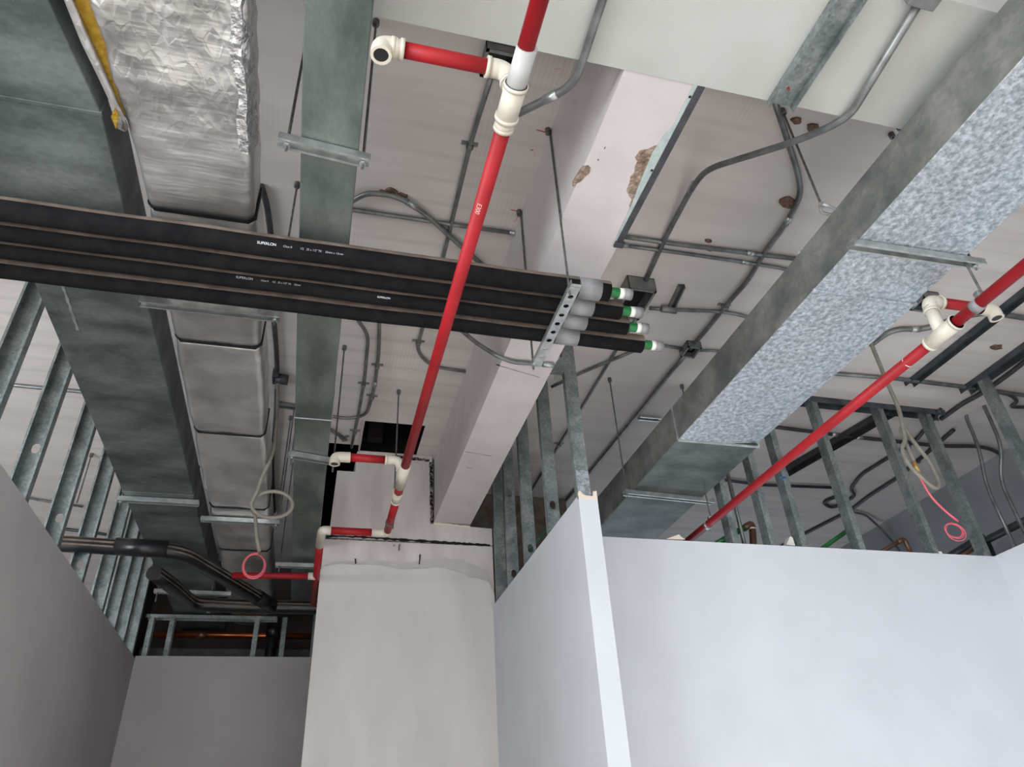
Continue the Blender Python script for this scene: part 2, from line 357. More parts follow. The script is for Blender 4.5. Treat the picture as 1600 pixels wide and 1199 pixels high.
# red chalk marks beside the anchor points
def chalk(pts, mat='chalk_red', wd=0.008):
    part('chalk_mark', jag_strip([p[:2] for p in pts], wd * .4, wd, 'z', CE - .0012, CE + .002, .012), mat, ceiling)
chalk([(0.786, 2.009, 4.416), (0.844, 2.015, 4.416)]); chalk([(0.827, 2.001, 4.416), (0.849, 2.014, 4.416), (0.829, 2.029, 4.416)])
chalk([(0.790, 2.123, 4.416), (0.822, 2.123, 4.416)]); chalk([(0.814, 2.129, 4.416), (0.820, 2.170, 4.416)], 'chalk_pink')
chalk([(0.793, 2.510, 4.416), (0.859, 2.514, 4.416)]); chalk([(0.840, 2.532, 4.416), (0.839, 2.583, 4.416), (0.808, 2.585, 4.416)], 'chalk_pink')
chalk([(0.814, 1.649, 4.416), (0.818, 1.740, 4.416)], 'chalk_pink', .005); chalk([(0.775, 1.697, 4.416), (0.818, 1.684, 4.416)], 'chalk_pink', .005)
# rough brown lumps where concrete was chipped out around fixings
def chip(u, s, sy=1.0, name='chipped_concrete'):
    x, y = u[0], u[1]; n = 11
    pts = [(x + math.cos(2 * math.pi * k / n) * s * rnd.uniform(.6, 1.15), y + math.sin(2 * math.pi * k / n) * s * sy * rnd.uniform(.55, 1.1)) for k in range(n)]
    part(name, G().prism(pts, 'z', CE - .012, CE + .004), 'rust_brown', ceiling)
for u, s in (((2.202, 2.157, 4.398), .07), ((2.061, 1.713, 4.398), .045), ((1.960, 1.696, 4.398), .03), ((0.138, 2.526, 4.398), .03), ((0.180, 2.505, 4.398), .035), ((0.233, 2.528, 4.398), .03), ((1.924, 2.501, 4.398), .022), ((1.964, 2.565, 4.398), .016), ((3.699, 2.691, 4.398), .03), ((4.416, 3.043, 4.398), .05)):
    chip(u, s, .6)

# ------------------------------------------------------------------ stud walls
def cstud(parent, pos, z0, z1, web_axis, opening, wd=0.078, fl=0.04, lip=0.009, holes=(), mat='galv_stud', label=None):
    """C-shaped steel stud. pos = (x, y) of the web's centre line; web runs along web_axis, flanges point to opening (+1/-1) on the other axis"""
    def P(a, b, z):
        return (pos[0] + a, pos[1] + b * opening, z) if web_axis == 'x' else (pos[0] + b * opening, pos[1] + a, z)
    g_ = G(); h = wd / 2
    zs = [z0]
    def quad(p): g_.add(p, [tuple(range(len(p)))])
    last = z0; ha, hb = 0.019, 0.028
    for zc in sorted(holes):
        quad([P(-h, 0, last), P(h, 0, last), P(h, 0, zc - hb), P(-h, 0, zc - hb)])
        for s_ in (-1, 1):
            quad([P(s_ * h, 0, zc - hb), P(s_ * ha * .45, 0, zc - hb), P(s_ * ha, 0, zc - hb * .5), P(s_ * ha, 0, zc + hb * .5), P(s_ * ha * .45, 0, zc + hb), P(s_ * h, 0, zc + hb)])
        last = zc + hb
    quad([P(-h, 0, last), P(h, 0, last), P(h, 0, z1), P(-h, 0, z1)])
    for s_ in (-1, 1):
        quad([P(s_ * h, 0, z0), P(s_ * h, fl, z0), P(s_ * h, fl, z1), P(s_ * h, 0, z1)])
        quad([P(s_ * h, fl, z0), P(s_ * (h - lip), fl, z0), P(s_ * (h - lip), fl, z1), P(s_ * h, fl, z1)])
    return part('stud', g_, mat, parent, solid=0.0015, label=label)
def utrack(parent, a, b, z, wd=0.082, fl=0.035, down=True, mat='galv_stud', name='track'):
    """U track from a to b (x, y), web at z, flanges pointing down"""
    a, b = Vector(a), Vector(b); d = (b - a).normalized(); n = Vector((-d.y, d.x)) * wd / 2; s_ = -fl if down else fl
    g_ = G()
    def q(p, r_, z_): return (p.x + r_ * n.x, p.y + r_ * n.y, z_)
    g_.add([q(a, -1, z), q(a, 1, z), q(b, 1, z), q(b, -1, z)], [(0, 1, 2, 3)])
    for r_ in (-1, 1):
        g_.add([q(a, r_, z), q(b, r_, z), q(b, r_, z + s_), q(a, r_, z + s_)], [(0, 1, 2, 3)])
    return part(name, g_, mat, parent, solid=0.0015)

# left wall: grey board face at x = -1.41
wl = thing('wall_left', 'grey plasterboard wall with bare steel studs above', 'wall', (-1.46, 4, 0), kind='structure')
part('board', box((-1.4225, 1.9, 0), (-1.41, 6.985, WT)), 'grey_board', wl)
part('board', box((-1.535, 1.9, 0), (-1.5225, 6.985, WT)), 'grey_board', wl)
part('board', box((-1.535, 1.888, 0), (-1.41, 1.90, WT)), 'grey_board', wl)
for i, (y, hs) in enumerate(((2.05, ()), (2.62, ()), (3.20, (3.46,)), (3.79, (3.52,)), (4.42, (3.40,)), (5.03, (3.34,)), (5.66, (3.36,)), (6.12, ()), (6.50, ()), (6.90, ()))):
    cstud(wl, (-1.4725, y + .03), 0.02, CE - .004, 'x', -1, wd=.10, fl=.05, lip=.012, holes=hs)
utrack(wl, (-1.4725, 1.9), (-1.4725, 6.98), CE - 0.002, wd=.104)
# back wall
wb = thing('wall_back', 'grey board wall at the far end below open studs', 'wall', (-0.7, 7.0, 0), kind='structure')
part('board', box((-1.41, 6.97, 0), (0.9, 6.9825, WT + .02)), 'grey_board', wb)
part('board', box((-1.5, 7.06, 0), (0.9, 7.0725, WT + .02)), 'grey_board', wb)
utrack(wb, (-1.40, 7.02), (-0.30, 7.02), 3.575, fl=0.03)
for x in (-1.37, -1.2, -0.49, -0.25, 0.02):
    cstud(wb, (x, 7.02), 0.02, 3.57 if x < -0.2 else CE - .004, 'y', 1)
# nib wall
wn = thing('wall_partition', 'white nib wall with a pale board end and studs above', 'wall', (1.355, 4.3, 0), kind='structure')
part('board', box((1.303, 3.312, 0), (1.3155, YC + 0.02, WT)), 'primed_white', wn)
part('board', box((1.3975, 3.312, 0), (1.41, 3.84, WT)), 'primed_white', wn)
ee = [(1.303, 0), (1.410, 0), (1.410, WT + .028), (1.403, WT + .03), (1.398, WT + .022), (1.392, WT + .028), (1.390, WT + .004), (1.385, WT - .004), (1.345, WT - .002), (1.328, WT + .006), (1.318, WT + .022), (1.308, WT + .02), (1.303, WT)]
part('end_board', G().prism(ee, 'y', 3.30, 3.312), 'primed_white', wn, label='bright white board closing the end of the nib wall')
part('torn_edge', G().prism([(x, z + .004) for x, z in ee[2:]] + [(1.303, WT - .02), (1.41, WT - .02)], 'y', 3.2988, 3.3135), 'torn_paper', wn)
cstud(wn, (1.356, 3.345), 0.02, CE - .004, 'x', 1, wd=.076, label='galvanised end stud rising out of the nib wall')
part('stud_sleeve', box((1.322, 3.338, WT - .05), (1.392, 3.344, WT + .17)), 'galv_bright', wn, label='scraped bright patch at the foot of the end stud')
for y, hs in ((3.87, (3.40,)), (4.39, (3.32, )), (4.83, (3.30, 3.92)), (5.18, ())):
    cstud(wn, (1.356, y), 0.02, CE - .004, 'x', 1, holes=hs)
utrack(wn, (1.356, 3.28), (1.356, YC), CE - 0.002)
# right cross wall and the right side wall
wr = thing('wall_right', 'long white wall across the right with open studs above', 'wall', (3.0, 3.86, 0), kind='structure')
part('board', box((1.41, 3.84, 0), (4.575, 3.8525, WT)), 'primed_white', wr)
part('board', box((1.41, 3.9325, 0), (4.575, 3.945, WT - .02)), 'primed_white', wr)
for x, op in ((2.53, 1), (2.80, 1), (3.03, 1), (3.47, 1), (4.06, 1), (4.50, 1)):
    cstud(wr, (x, 3.892), 0.02, CE - .004, 'y', op, fl=.045)
utrack(wr, (3.40, 3.892), (4.70, 3.892), CE - 0.002, fl=.05, mat='track_dark')
part('board_scrap', box((4.10, 3.85, WT - .004), (4.125, 3.87, WT + .02)), 'white_plastic', wr)
part('stud_clip', box((4.475, 3.842, WT - .006), (4.505, 3.85, WT + .03)), 'cap_grey', wr)
ws = thing('wall_side', 'white side wall at the right edge with a steel stud above', 'wall', (4.62, 2, 0), kind='structure')
part('board', box((4.565, -1.0, 0), (4.5775, 3.86, WT + .006)), 'primed_white', ws)
part('board', box((4.66, -1.0, 0), (4.6725, 3.86, WT)), 'primed_white', ws)
for y in (3.36, 2.76, 2.16):
    cstud(ws, (4.62, y), 0.02, CE - .004, 'x', 1, wd=.09)
utrack(ws, (4.62, 0.9), (4.62, 3.56), CE - 0.002, wd=.092, fl=.045, mat='track_dark')
# far boundary walls and the shopfront surround behind the viewer
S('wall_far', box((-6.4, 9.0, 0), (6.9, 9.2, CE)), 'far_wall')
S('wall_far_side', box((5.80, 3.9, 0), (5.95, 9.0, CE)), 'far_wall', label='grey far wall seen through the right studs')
g = G().box((-6.4, 1.8, 0), (-6.2, 9.0, CE)).box((-6.4, -6.0, 3.4), (-6.2, 1.8, CE)).box((-6.4, -6.0, 0), (-6.2, -5.0, 3.4))
S('wall_outer', g, 'primed_white')
S('wall_outer_right', box((6.7, -6.0, 0), (6.9, 9.0, CE)), 'primed_white')
g = G()
for a, b in (((-6.4, -5.6, 0), (-4.6, -5.4, CE)), ((3.4, -5.6, 0), (6.9, -5.4, CE)), ((-4.6, -5.6, 3.4), (3.4, -5.4, CE))): g.box(a, b)
S('wall_front', g, 'primed_white')
g = G().box((-1.75, 7.95, 0), (1.4, 8.1, CE)).box((-1.75, 6.99, 0), (-1.56, 7.95, CE)).box((1.25, 6.06, 0), (1.4, 7.95, CE))  # added wall: blocks side light, its dark colour painted as shade
S('wall_light_block', g, 'void_shade', label='added dark wall behind the studs, blocking light and painted as shade')
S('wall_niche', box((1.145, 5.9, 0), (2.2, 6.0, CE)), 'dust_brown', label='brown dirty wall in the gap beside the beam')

# ------------------------------------------------------------------ ducts
def rect_duct(root, name, x0, x1, y0, y1, z0, z1, mat, bev=0.004, **k):
    return part(name, G().box((x0, y0, z0), (x1, y1, z1)), mat, root, bevel=bev, **k)
# right duct
DR = (1.918, 2.42, 3.55, 3.765)
dr = thing('air_duct', 'bright spangled galvanised duct on the right running over the wall', 'air duct', (2.17, 2.5, 3.55))
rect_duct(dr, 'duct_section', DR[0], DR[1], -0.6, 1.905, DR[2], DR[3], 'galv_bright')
g = G()   # second section with a folded corner strip on the outer lower edge
yA, yB, yC_ = 1.915, 3.22, 4.9
x0, x1, z0, z1 = DR
g.add([(x0, yA, z0), (2.43, yA, z0), (2.43, yA, z1), (x0, yA, z1), (x0, yB, z0), (2.43, yB, z0 + .022), (2.43, yB, z1), (x0, yB, z1), (2.415, yA + .03, z0), (2.24, yB, z0)],
      [(0, 8, 9, 4), (0, 1, 8), (8, 1, 5), (8, 5, 9), (1, 2, 6, 5), (2, 3, 7, 6), (3, 0, 4, 7), (0, 3, 2, 1)])
part('duct_section', g, 'galv_bright', dr)
g = G().box((x0, yB + .012, z0), (2.43, 5.0, z1))
part('duct_section', g, 'galv_duct_dark', dr, bevel=.004)  # darker sheet colour stands in for the dark floor reflected here
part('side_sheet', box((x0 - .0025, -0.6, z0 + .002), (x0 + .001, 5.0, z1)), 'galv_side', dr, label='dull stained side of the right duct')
for y in (1.91, 3.226):
    g = G()
    if y > 3: g.box((x0 - .008, y - .006, z0), (x0 + .004, y + .006, z1))
    for a, b in (((x0 - .004, y - .007, z0 - .008), (2.436, y + .007, z0 + .004)), ((x0 - .006, y - .008, z1 - .004), (2.44, y + .008, z1 + .008)), ((2.426, y - .008, z0), (2.44, y + .008, z1))): g.box(a, b)
    part('flange', g, 'galv_bright' if y < 3 else 'galv_strut', dr, bevel=.003)
# small duct in the middle left
d3 = thing('air_duct', 'narrow greenish galvanised duct beside the red pipe', 'air duct', (-0.09, 3, 3.6))
for a, b, xa in ((-0.5, 2.42, -0.185), (2.42, 3.42, -0.186), (3.425, 6.9, -0.188)):
    rect_duct(d3, 'duct_section', xa, 0.001, a, b - .004, 3.60, 3.80, 'galv_duct')
for y in (2.42, 3.42):
    part('seam', box((-0.189, y - .006, 3.597), (0.004, y + .004, 3.803)), 'galv_strut' if y > 3 else 'galv_duct', d3, bevel=.002)
# large dark duct on the left
d1 = thing('air_duct', 'wide dark grey galvanised duct at the far left', 'air duct', (-0.98, 3, 3.6))
for a, b in ((-0.5, 1.655), (1.665, 4.47), (4.48, 7.6)):
    if b < 2: part('duct_section', G().prism([(-1.185, a), (-0.98, a), (-0.98, 0.6), (-0.785, b), (-1.185, b)], 'z', 3.60, 3.80), 'galv_duct_dark', d1, bevel=.004)
    else: rect_duct(d1, 'duct_section', -1.185, -0.783, a, b, 3.60, 3.80, 'galv_duct_dark')
for y in (1.66, 4.475):
    part('seam', box((-1.189, y - .008, 3.596), (-0.779, y + .008, 3.804)), 'galv_duct_dark', d1, bevel=.002)
part('sealant_line', jag_strip([(-1.08, 2.35), (-1.085, 2.62), (-1.09, 2.85)], .006, .014, 'z', 3.5975, 3.601, .02), 'galv_strut', d1)

# foil-wrapped duct
df = thing('insulated_duct', 'foil wrapped insulated duct with black seams on the left', 'air duct', (-0.52, 3, 3.6))
FX0, FX1, FZ0, FZ1 = -0.715, -0.335, 3.60, 3.79
def foil_section(y0, y1, left_edge=None, wr=0.004, sag=0.012):
    ny = max(6, int((y1 - y0) / 0.022)); prof = []
    rr = 0.035
    # profile starts on the top left, goes down the left side, along the bottom, up the right side
    def corner(cx, cz, a0, a1):
        return [(cx + rr * math.cos(a0 + (a1 - a0) * k / 4), cz + rr * math.sin(a0 + (a1 - a0) * k / 4)) for k in range(5)]
    prof += [(FX0 + .04, FZ1), (FX0, FZ1 - .01)]
    prof += [(FX0, FZ0 + .1)]
    prof += corner(FX0 + rr, FZ0 + rr, math.pi, 1.5 * math.pi)
    nb = 20
    prof += [(FX0 + rr + (FX1 - FX0 - 2 * rr) * k / nb, FZ0) for k in range(1, nb)]
    prof += corner(FX1 - rr, FZ0 + rr, 1.5 * math.pi, 2 * math.pi)
    prof += [(FX1, FZ0 + .1), (FX1, FZ1 - .01), (FX1 - .04, FZ1)]
    v = []; f = []; m = len(prof)
    for j in range(ny + 1):
        t = j / ny; y = y0 + (y1 - y0) * t
        puff = math.sin(math.pi * min(1, max(0, t))) ** 0.45 * sag - sag
        for (x, z) in prof:
            wk = wr if wr < .006 else .004 + (wr - .004) * min(1, max(0, (1.85 - y) / .3))
            n = noise.noise(Vector((x * 9, y * 9, z * 9))) * wk + noise.noise(Vector((x * 26, y * 22, z * 20))) * wk * .6
            cx, cz = (FX0 + FX1) / 2, (FZ0 + FZ1) / 2
            sx = 1 + puff / 0.19; sz = 1 + puff / 0.095
            px, pz = cx + (x - cx) * sx, cz + (z - cz) * sz
            px += n * (1 if x > cx else -1) * (abs(x - cx) / .19); pz -= n * (1 if z < cz else 0)
            if left_edge and x < cx:
                e = left_edge(y)
                px = e + (px - FX0) * (cx - e) / (cx - FX0)
            v.append((px, y, pz))
    for j in range(ny):
        for i in range(m - 1):
            a = j * m + i; f.append((a, a + 1, a + m + 1, a + m))
        f.append((j * m + m - 1, j * m, (j + 1) * m, (j + 1) * m + m - 1))
    f.append(tuple(range(m))); f.append(tuple(range(ny * m, (ny + 1) * m)))
    return G().add(v, f)
seams = [2.045, 2.84, 3.67, 4.66, 5.42]
part('foil_jacket', foil_section(-0.4, 2.039, lambda y: FX0 - .012 - .03 * min(3, max(0, (1.72 - y) / .42)) if y < 1.72 else FX0 - .012 * max(0, (1.9 - y) / .18), wr=0.011), 'foil', df, smooth=True, label='crumpled torn foil jacket nearest the viewer')
ys = seams + [7.4]
for a, b in zip(ys[:-1], ys[1:]):
    part('foil_jacket', foil_section(a + .004, b - .006, wr=0.004), 'foil', df, smooth=True)
for y in seams:
    g = G().prism([(FX0 + .004, FZ1), (FX0 + .004, FZ0 + .035), (FX0 + .03, FZ0 + .007), (FX1 - .03, FZ0 + .007), (FX1 - .004, FZ0 + .035), (FX1 - .004, FZ1)], 'y', y - .008, y + .010)
    part('seam_band', g, 'black_tape_and_hole', df)
# torn edge with glass wool and a curled flap
wool = [(-0.90, -0.3), (-0.865, 0.6), (-0.832, 1.0), (-0.80, 1.25), (-0.775, 1.42), (-0.757, 1.54), (-0.738, 1.62), (-0.72, 1.66)]
g = G(); n = len(wool)
for (x, y) in wool:
    g.v += [(x, y, 3.612), (x + .09, y, 3.622), (x + .09, y, 3.74), (x, y, 3.74)]
for i in range(n - 1):
    for k in range(4): g.f.append((i * 4 + k, i * 4 + (k + 1) % 4, (i + 1) * 4 + (k + 1) % 4, (i + 1) * 4 + k))
g.f += [(0, 1, 2, 3), tuple(n * 4 - 4 + k for k in (3, 2, 1, 0))]
part('glass_wool', g, 'fibreglass', df, label='yellow glass wool showing through the tear')
g = G(); fl = [(-0.93, -0.3), (-0.90, 0.6), (-0.862, 1.0), (-0.828, 1.2), (-0.812, 1.3), (-0.79, 1.42), (-0.768, 1.53), (-0.752, 1.62), (-0.738, 1.70)]
for i, (x, y) in enumerate(fl):
    wv = .003 * math.sin(i * 2.1)
    g.v += [(x - .004, y, 3.74), (x - .006 + wv, y, 3.64), (x + .002 + wv, y, 3.60), (x + .022 + wv, y + .008, 3.594), (x + .026, y, 3.606)]
for i in range(len(fl) - 1):
    for k in range(4): g.f.append((i * 5 + k, i * 5 + k + 1, i * 5 + k + 6, i * 5 + k + 5))
part('foil_flap', g, 'foil', df, solid=.0015, smooth=True)
part('foil_flap', G().add([(-0.752, 1.60, 3.597), (-0.735, 1.575, 3.59), (-0.712, 1.66, 3.597), (-0.727, 1.72, 3.605), (-0.742, 1.70, 3.592)], [(0, 1, 4), (1, 2, 4), (2, 3, 4)]), 'foil', df, solid=.001)
g = G(); nn, mm = 70, 7
for j in range(nn + 1):
    y = 0.4 + 1.32 * j / nn; ex = noise.noise(Vector((0, y * 7, 3))) * .02
    for i in range(mm + 1):
        t_ = i / mm; x = FX1 - .045 + ex * (1 - t_) + t_ * .052; z = FZ0 - .006 + (max(0, t_ - .55) ** 1.5) * .2
        g.v.append((x + noise.noise(Vector((x * 60, y * 45, 1))) * .005, y, z + noise.noise(Vector((x * 50, y * 40, 7))) * .009))
for j in range(nn):
    for i in range(mm): a = j * (mm + 1) + i; g.f.append((a, a + 1, a + mm + 2, a + mm + 1))
part('foil_strip', g, 'foil_crumpled', df, solid=.001, label='bright crumpled foil strip along the torn jacket edge')
part('wool_scrap', G().prism([(-0.752, 1.655), (-0.735, 1.62), (-0.728, 1.645), (-0.745, 1.70)], 'z', 3.588, 3.600), 'fibreglass', df)

# ------------------------------------------------------------------ hangers
def strut(parent, a, b, z, wd=0.041, ht=0.03, mat='galv_strut', holes=False, name='channel'):
    """shallow slotted channel from a to b (x, y), its back on top, open side down"""
    a, b = Vector(a), Vector(b); d = (b - a).normalized(); n = Vector((-d.y, d.x)); h = wd / 2; t = .0025
    prof = [(-h, 0), (-h, ht), (h, ht), (h, 0), (h - .009, 0), (h - .009, .003), (h - t, .003), (h - t, ht - t), (-h + t, ht - t), (-h + t, .003), (-h + .009, .003), (-h + .009, 0)]
    g_ = G(); m = len(prof)
    for p in (a, b):
        g_.v += [(p.x + n.x * u, p.y + n.y * u, z + q) for u, q in prof]
    g_.f = [(i, (i + 1) % m, m + (i + 1) % m, m + i) for i in range(m)] + [tuple(range(m)), tuple(range(m, 2 * m))]
    return part(name, g_, mat, parent)
def rodg(x, y, z0, z1, r=0.005): return G().tube([(x, y, z0), (x, y, z1)], r, 8)
def nut(parent, x, y, z, r=0.011, h=0.009):
    g_ = G().prism([(x + r * math.cos(k * math.pi / 3), y + r * math.sin(k * math.pi / 3)) for k in range(6)], 'z', z, z + h)
    return part('nut', g_, 'galv_strut', parent)
def anchor(parent, x, y):
    g_ = G().prism([(x + .014 * math.cos(k * math.pi / 4), y + .014 * math.sin(k * math.pi / 4)) for k in range(8)], 'z', CE - .03, CE + .002)
    return part('anchor', g_, 'rod_steel', parent)
def trapeze(label, a, b, z, rods, over=0.03, top=None, **k):
    r_ = thing('trapeze_hanger', label, 'hanger', ((a[0] + b[0]) / 2, (a[1] + b[1]) / 2, z), group='strut trapeze hangers under the services')
    strut(r_, a, b, z, **k)
    for (x, y) in rods:
        t = CE if top is None else top
        rd = part('rod', rodg(x, y, z - over, t), 'rod_steel', r_); nut(rd, x, y, z - .011)
        if top is None: anchor(rd, x, y)
    return r_
trapeze('strut hanger crossing under the narrow greenish duct near the top', (-0.255, 1.628), (0.04, 1.655), 3.567, [(-0.225, 1.63), (0.018, 1.652)])
trapeze('strut hanger under the narrow duct beside the column', (-0.215, 3.80), (0.062, 3.86), 3.567, [(-0.195, 3.805), (0.036, 3.856)], over=.05)
trapeze('strut hanger under the foil duct just past the black pipes', (-0.80, 2.555), (-0.255, 2.555), 3.566, [(-0.272, 2.555)])
trapeze('strut hanger under the far end of the foil duct', (-0.765, 4.80), (-0.27, 4.80), 3.566, [(-0.29, 4.80)])
trapeze('strut hanger under the far end of the wide dark duct', (-1.22, 4.55), (-0.755, 4.55), 3.566, [(-1.20, 4.55)])
trapeze('strut hanger under the bright right duct near the red tee', (1.885, 1.625), (2.505, 1.615), 3.517, [(2.46, 1.616)], over=.02)
trapeze('strut hanger under the dark far end of the right duct', (1.855, 3.90), (2.51, 3.95), 3.517, [(1.873, 3.901)], over=.015)
h = thing('hanger_rod', 'threaded rod with eye bracket at the edge of the bright duct', 'rod', (1.864, 1.663, 3.77))
part('rod', rodg(1.864, 1.663, 3.785, CE), 'rod_steel', h); anchor(h, 1.864, 1.663)
part('eye_bracket', G().tube(fillet([(1.864, 1.655, 3.785), (1.88, 1.65, 3.775), (1.92, 1.655, 3.768), (1.925, 1.685, 3.768), (1.88, 1.69, 3.775), (1.864, 1.675, 3.785)], .01), .006, 8), 'galv_strut', h)
nut(h, 1.864, 1.663, 3.78, .013, .016)
hr = thing('hanger_rod', 'short rod end poking from the slab beside the right duct', 'rod', (2.29, 1.62, 4.1))
part('rod', rodg(*(2.459, 1.666, 4.416)[:2], 3.79, CE), 'rod_steel', hr); anchor(hr, *(2.459, 1.666, 4.416)[:2])
for u, zb, lb in (((2.429, 3.891, 4.416), 3.79, 'short rod at the far side of the right duct'), ((-1.776, 5.623, 4.416), 4.0, 'dark rod seen between two left wall studs')):
    r_ = thing('hanger_rod', lb, 'rod', (u[0], u[1], zb)); part('rod', rodg(u[0], u[1], zb, CE), 'rod_steel', r_); anchor(r_, u[0], u[1])
r_ = thing('ceiling_bracket', 'short strut bracket on the slab with a rod behind narrow duct', 'bracket', (-0.3, 3.9, 4.3))
a, b = (-0.376, 4.615, 4.376), (-0.254, 4.629, 4.376)
strut(r_, a[:2], b[:2], CE - .035, mat='conduit_steel'); part('rod', rodg(b[0] - .01, b[1], 3.62, CE - .03), 'rod_steel', r_)
r_ = thing('ceiling_bracket', 'short bright strut piece on slab beside the right duct', 'bracket', (2.3, 4.2, 4.38))
a, b = (2.288, 4.351, 4.386), (2.464, 4.350, 4.386)
strut(r_, a[:2], b[:2], CE - .026, wd=.05); part('bolt', rodg(a[0] + .15, a[1] + .005, CE - .03, CE, .008), 'rod_steel', r_)

# ------------------------------------------------------------------ insulated black pipes on their slotted channel
PY_ = [2.055, 2.158, 2.256, 2.366]; PZ_ = 3.515; PR = [.0415, .040, .038, .041]
ends = [1.04, 1.13, 1.20, 1.318]; sleeves = [(.905, 1.00), (.905, 1.005), (.905, 1.01), (.905, 1.01)]
plabels = ['nearest of four black foam insulated pipes, with printed lettering', 'second black foam insulated pipe of the four', 'third black foam insulated pipe with faint lettering', 'farthest of four black foam insulated pipes, longest end']
def text_mesh(txt, size, M_, mat, parent, name='lettering'):
    cu = bpy.data.curves.new(name, 'FONT'); cu.body = txt; cu.size = size; cu.extrude = 0.0002
    to = bpy.data.objects.new(name, cu); COL.objects.link(to)
    dg = bpy.context.evaluated_depsgraph_get(); me = bpy.data.meshes.new_from_object(to.evaluated_get(dg))
    bpy.data.objects.remove(to); bpy.data.curves.remove(cu)
    me.transform(Matrix.Translation(-W[parent.name]) @ M_); me.materials.append(MT[mat])
    o = bpy.data.objects.new(name, me); COL.objects.link(o); o.parent = parent; W[o.name] = W[parent.name]; return o
def pipe_text(txt, size, x, y, zc, r, ang, mat, parent):
    """lettering on a pipe along X; ang = direction of the outward normal below the horizontal, on the viewer's side"""
    nrm = Vector((0, -math.cos(ang), -math.sin(ang))); xa = Vector((1, 0, 0)); ya = nrm.cross(xa)
    M_ = Matrix((xa, ya, nrm)).transposed().to_4x4(); c = Vector((x, y, zc)) + nrm * (r + .0018)
    M_.translation = c; return text_mesh(txt, size, M_, mat, parent)
for i in range(4):
    y, r, xe = PY_[i], PR[i], ends[i]
    t = thing('insulated_pipe', plabels[i], 'pipe', (0, y, PZ_ - r), group='black insulated pipes on the slotted channel')
    wob = [(-1.405 + (xe + 1.405) * k / 24, y + .0012 * math.sin(k * 1.3 + i), PZ_ + .001 * math.sin(k * .9 + 2 * i)) for k in range(25)]
    wob[0] = (-4.2, y - .01, PZ_)
    fs = part('foam_sleeve', G().tube(wob, r, 20), 'rubber_foam', t, smooth=True)
    # settled dust along the top
    dg_ = G(); k0 = 7
    for (x, yy, z) in wob:
        for k in range(k0):
            a = math.radians((4 if i == 0 else -18) + 130 * k / (k0 - 1)); dg_.v.append((x, yy + (r + .0012) * math.cos(a) * -1, z + (r + .0012) * math.sin(a)))
    for j in range(len(wob) - 1):
        for k in range(k0 - 1): dg_.f.append((j * k0 + k, j * k0 + k + 1, (j + 1) * k0 + k + 1, (j + 1) * k0 + k))
    part('dust', dg_, 'dust_brown', fs, smooth=True)
    part('tape_band', G().tube([(sleeves[i][0], y, PZ_), (sleeves[i][1], y, PZ_)], r + .003, 20), 'grey_tape', t, smooth=True)
    pc = part('pipe_core', G().tube([(xe - .02, y, PZ_), (xe + .062, y, PZ_)], .021, 16), 'pipe_green', t, smooth=True, label='bright green pipe end')
    part('ring', G().tube([(xe + .045, y, PZ_), (xe + .068, y, PZ_)], .0225, 16), 'white_plastic', pc, smooth=True)
    part('end_cap', G().tube([(xe + .066, y, PZ_), (xe + .10, y, PZ_)], .024, 16), 'cap_grey', pc, smooth=True)
    if i == 0:
        pipe_text('SUPERLON', .0135, -0.318, y, PZ_, r, 0.72, 'ink_white', fs)
        pipe_text('Class 0', .0105, -0.228, y, PZ_, r, 0.72, 'ink_grey', fs)
        pipe_text('1/2   25 x 1/2" TK    25mm x 13mm', .0105, -0.170, y, PZ_, r, 0.72, 'ink_grey', fs)
    if i == 2:
        pipe_text('SUPERLON', .0125, -0.40, y, PZ_, r, 0.75, 'ink_grey', fs)
        pipe_text('Class 0     1/2   25 x 1/2" TK    25mm', .0095, -0.31, y, PZ_, r, 0.75, 'ink_grey', fs)
        pipe_text('SUPERLON', .0105, 0.128, y, PZ_, r, 0.95, 'ink_white', fs)
sr = thing('trapeze_hanger', 'perforated channel carrying the four black pipes on two rods', 'hanger', (0.878, 2.23, 3.44), group='strut trapeze hangers under the services')
g = G(); xw = .021; xc = .866; zt = 3.468; zb = 3.447
ya, yb = 1.965, 2.525
# slotted back faces the floor: bands between round holes
hy = [ya + .075 + k * .058 for k in range(8)]
last = ya
for yc in hy:
    rr = .0115
    g.add([(xc - xw, last, zb), (xc + xw, last, zb), (xc + xw, yc - rr, zb), (xc - xw, yc - rr, zb)], [(0, 1, 2, 3)])
    for s_ in (-1, 1):
        arc = [(xc + s_ * rr * math.sin(math.pi * k / 6), yc - rr * math.cos(math.pi * k / 6), zb) for k in range(7)]
        pp = [(xc + s_ * xw, yc - rr, zb)] + arc + [(xc + s_ * xw, yc + rr, zb)]
        g.add(pp, [tuple(range(len(pp)))])
    last = yc + rr
g.add([(xc - xw, last, zb), (xc + xw, last, zb), (xc + xw, yb, zb), (xc - xw, yb, zb)], [(0, 1, 2, 3)])
for s_ in (-1, 1):
    g.add([(xc + s_ * xw, ya, zb), (xc + s_ * xw, yb, zb), (xc + s_ * xw, yb, zt), (xc + s_ * xw, ya, zt)], [(0, 1, 2, 3)])
part('perforated_channel', g, 'galv_strut', sr, solid=.0022)
for (y, zt_) in ((1.995, CE), (2.508, CE)):
    rd = part('rod', rodg(.845, y, 3.415, zt_), 'rod_steel', sr)
    part('washer_plate', box((xc - .024, y - .015, zb - .006), (xc + .018, y + .015, zb - .002)), 'galv_strut', sr); nut(rd, .845, y, zb - .015)
    anchor(rd, .837, y)

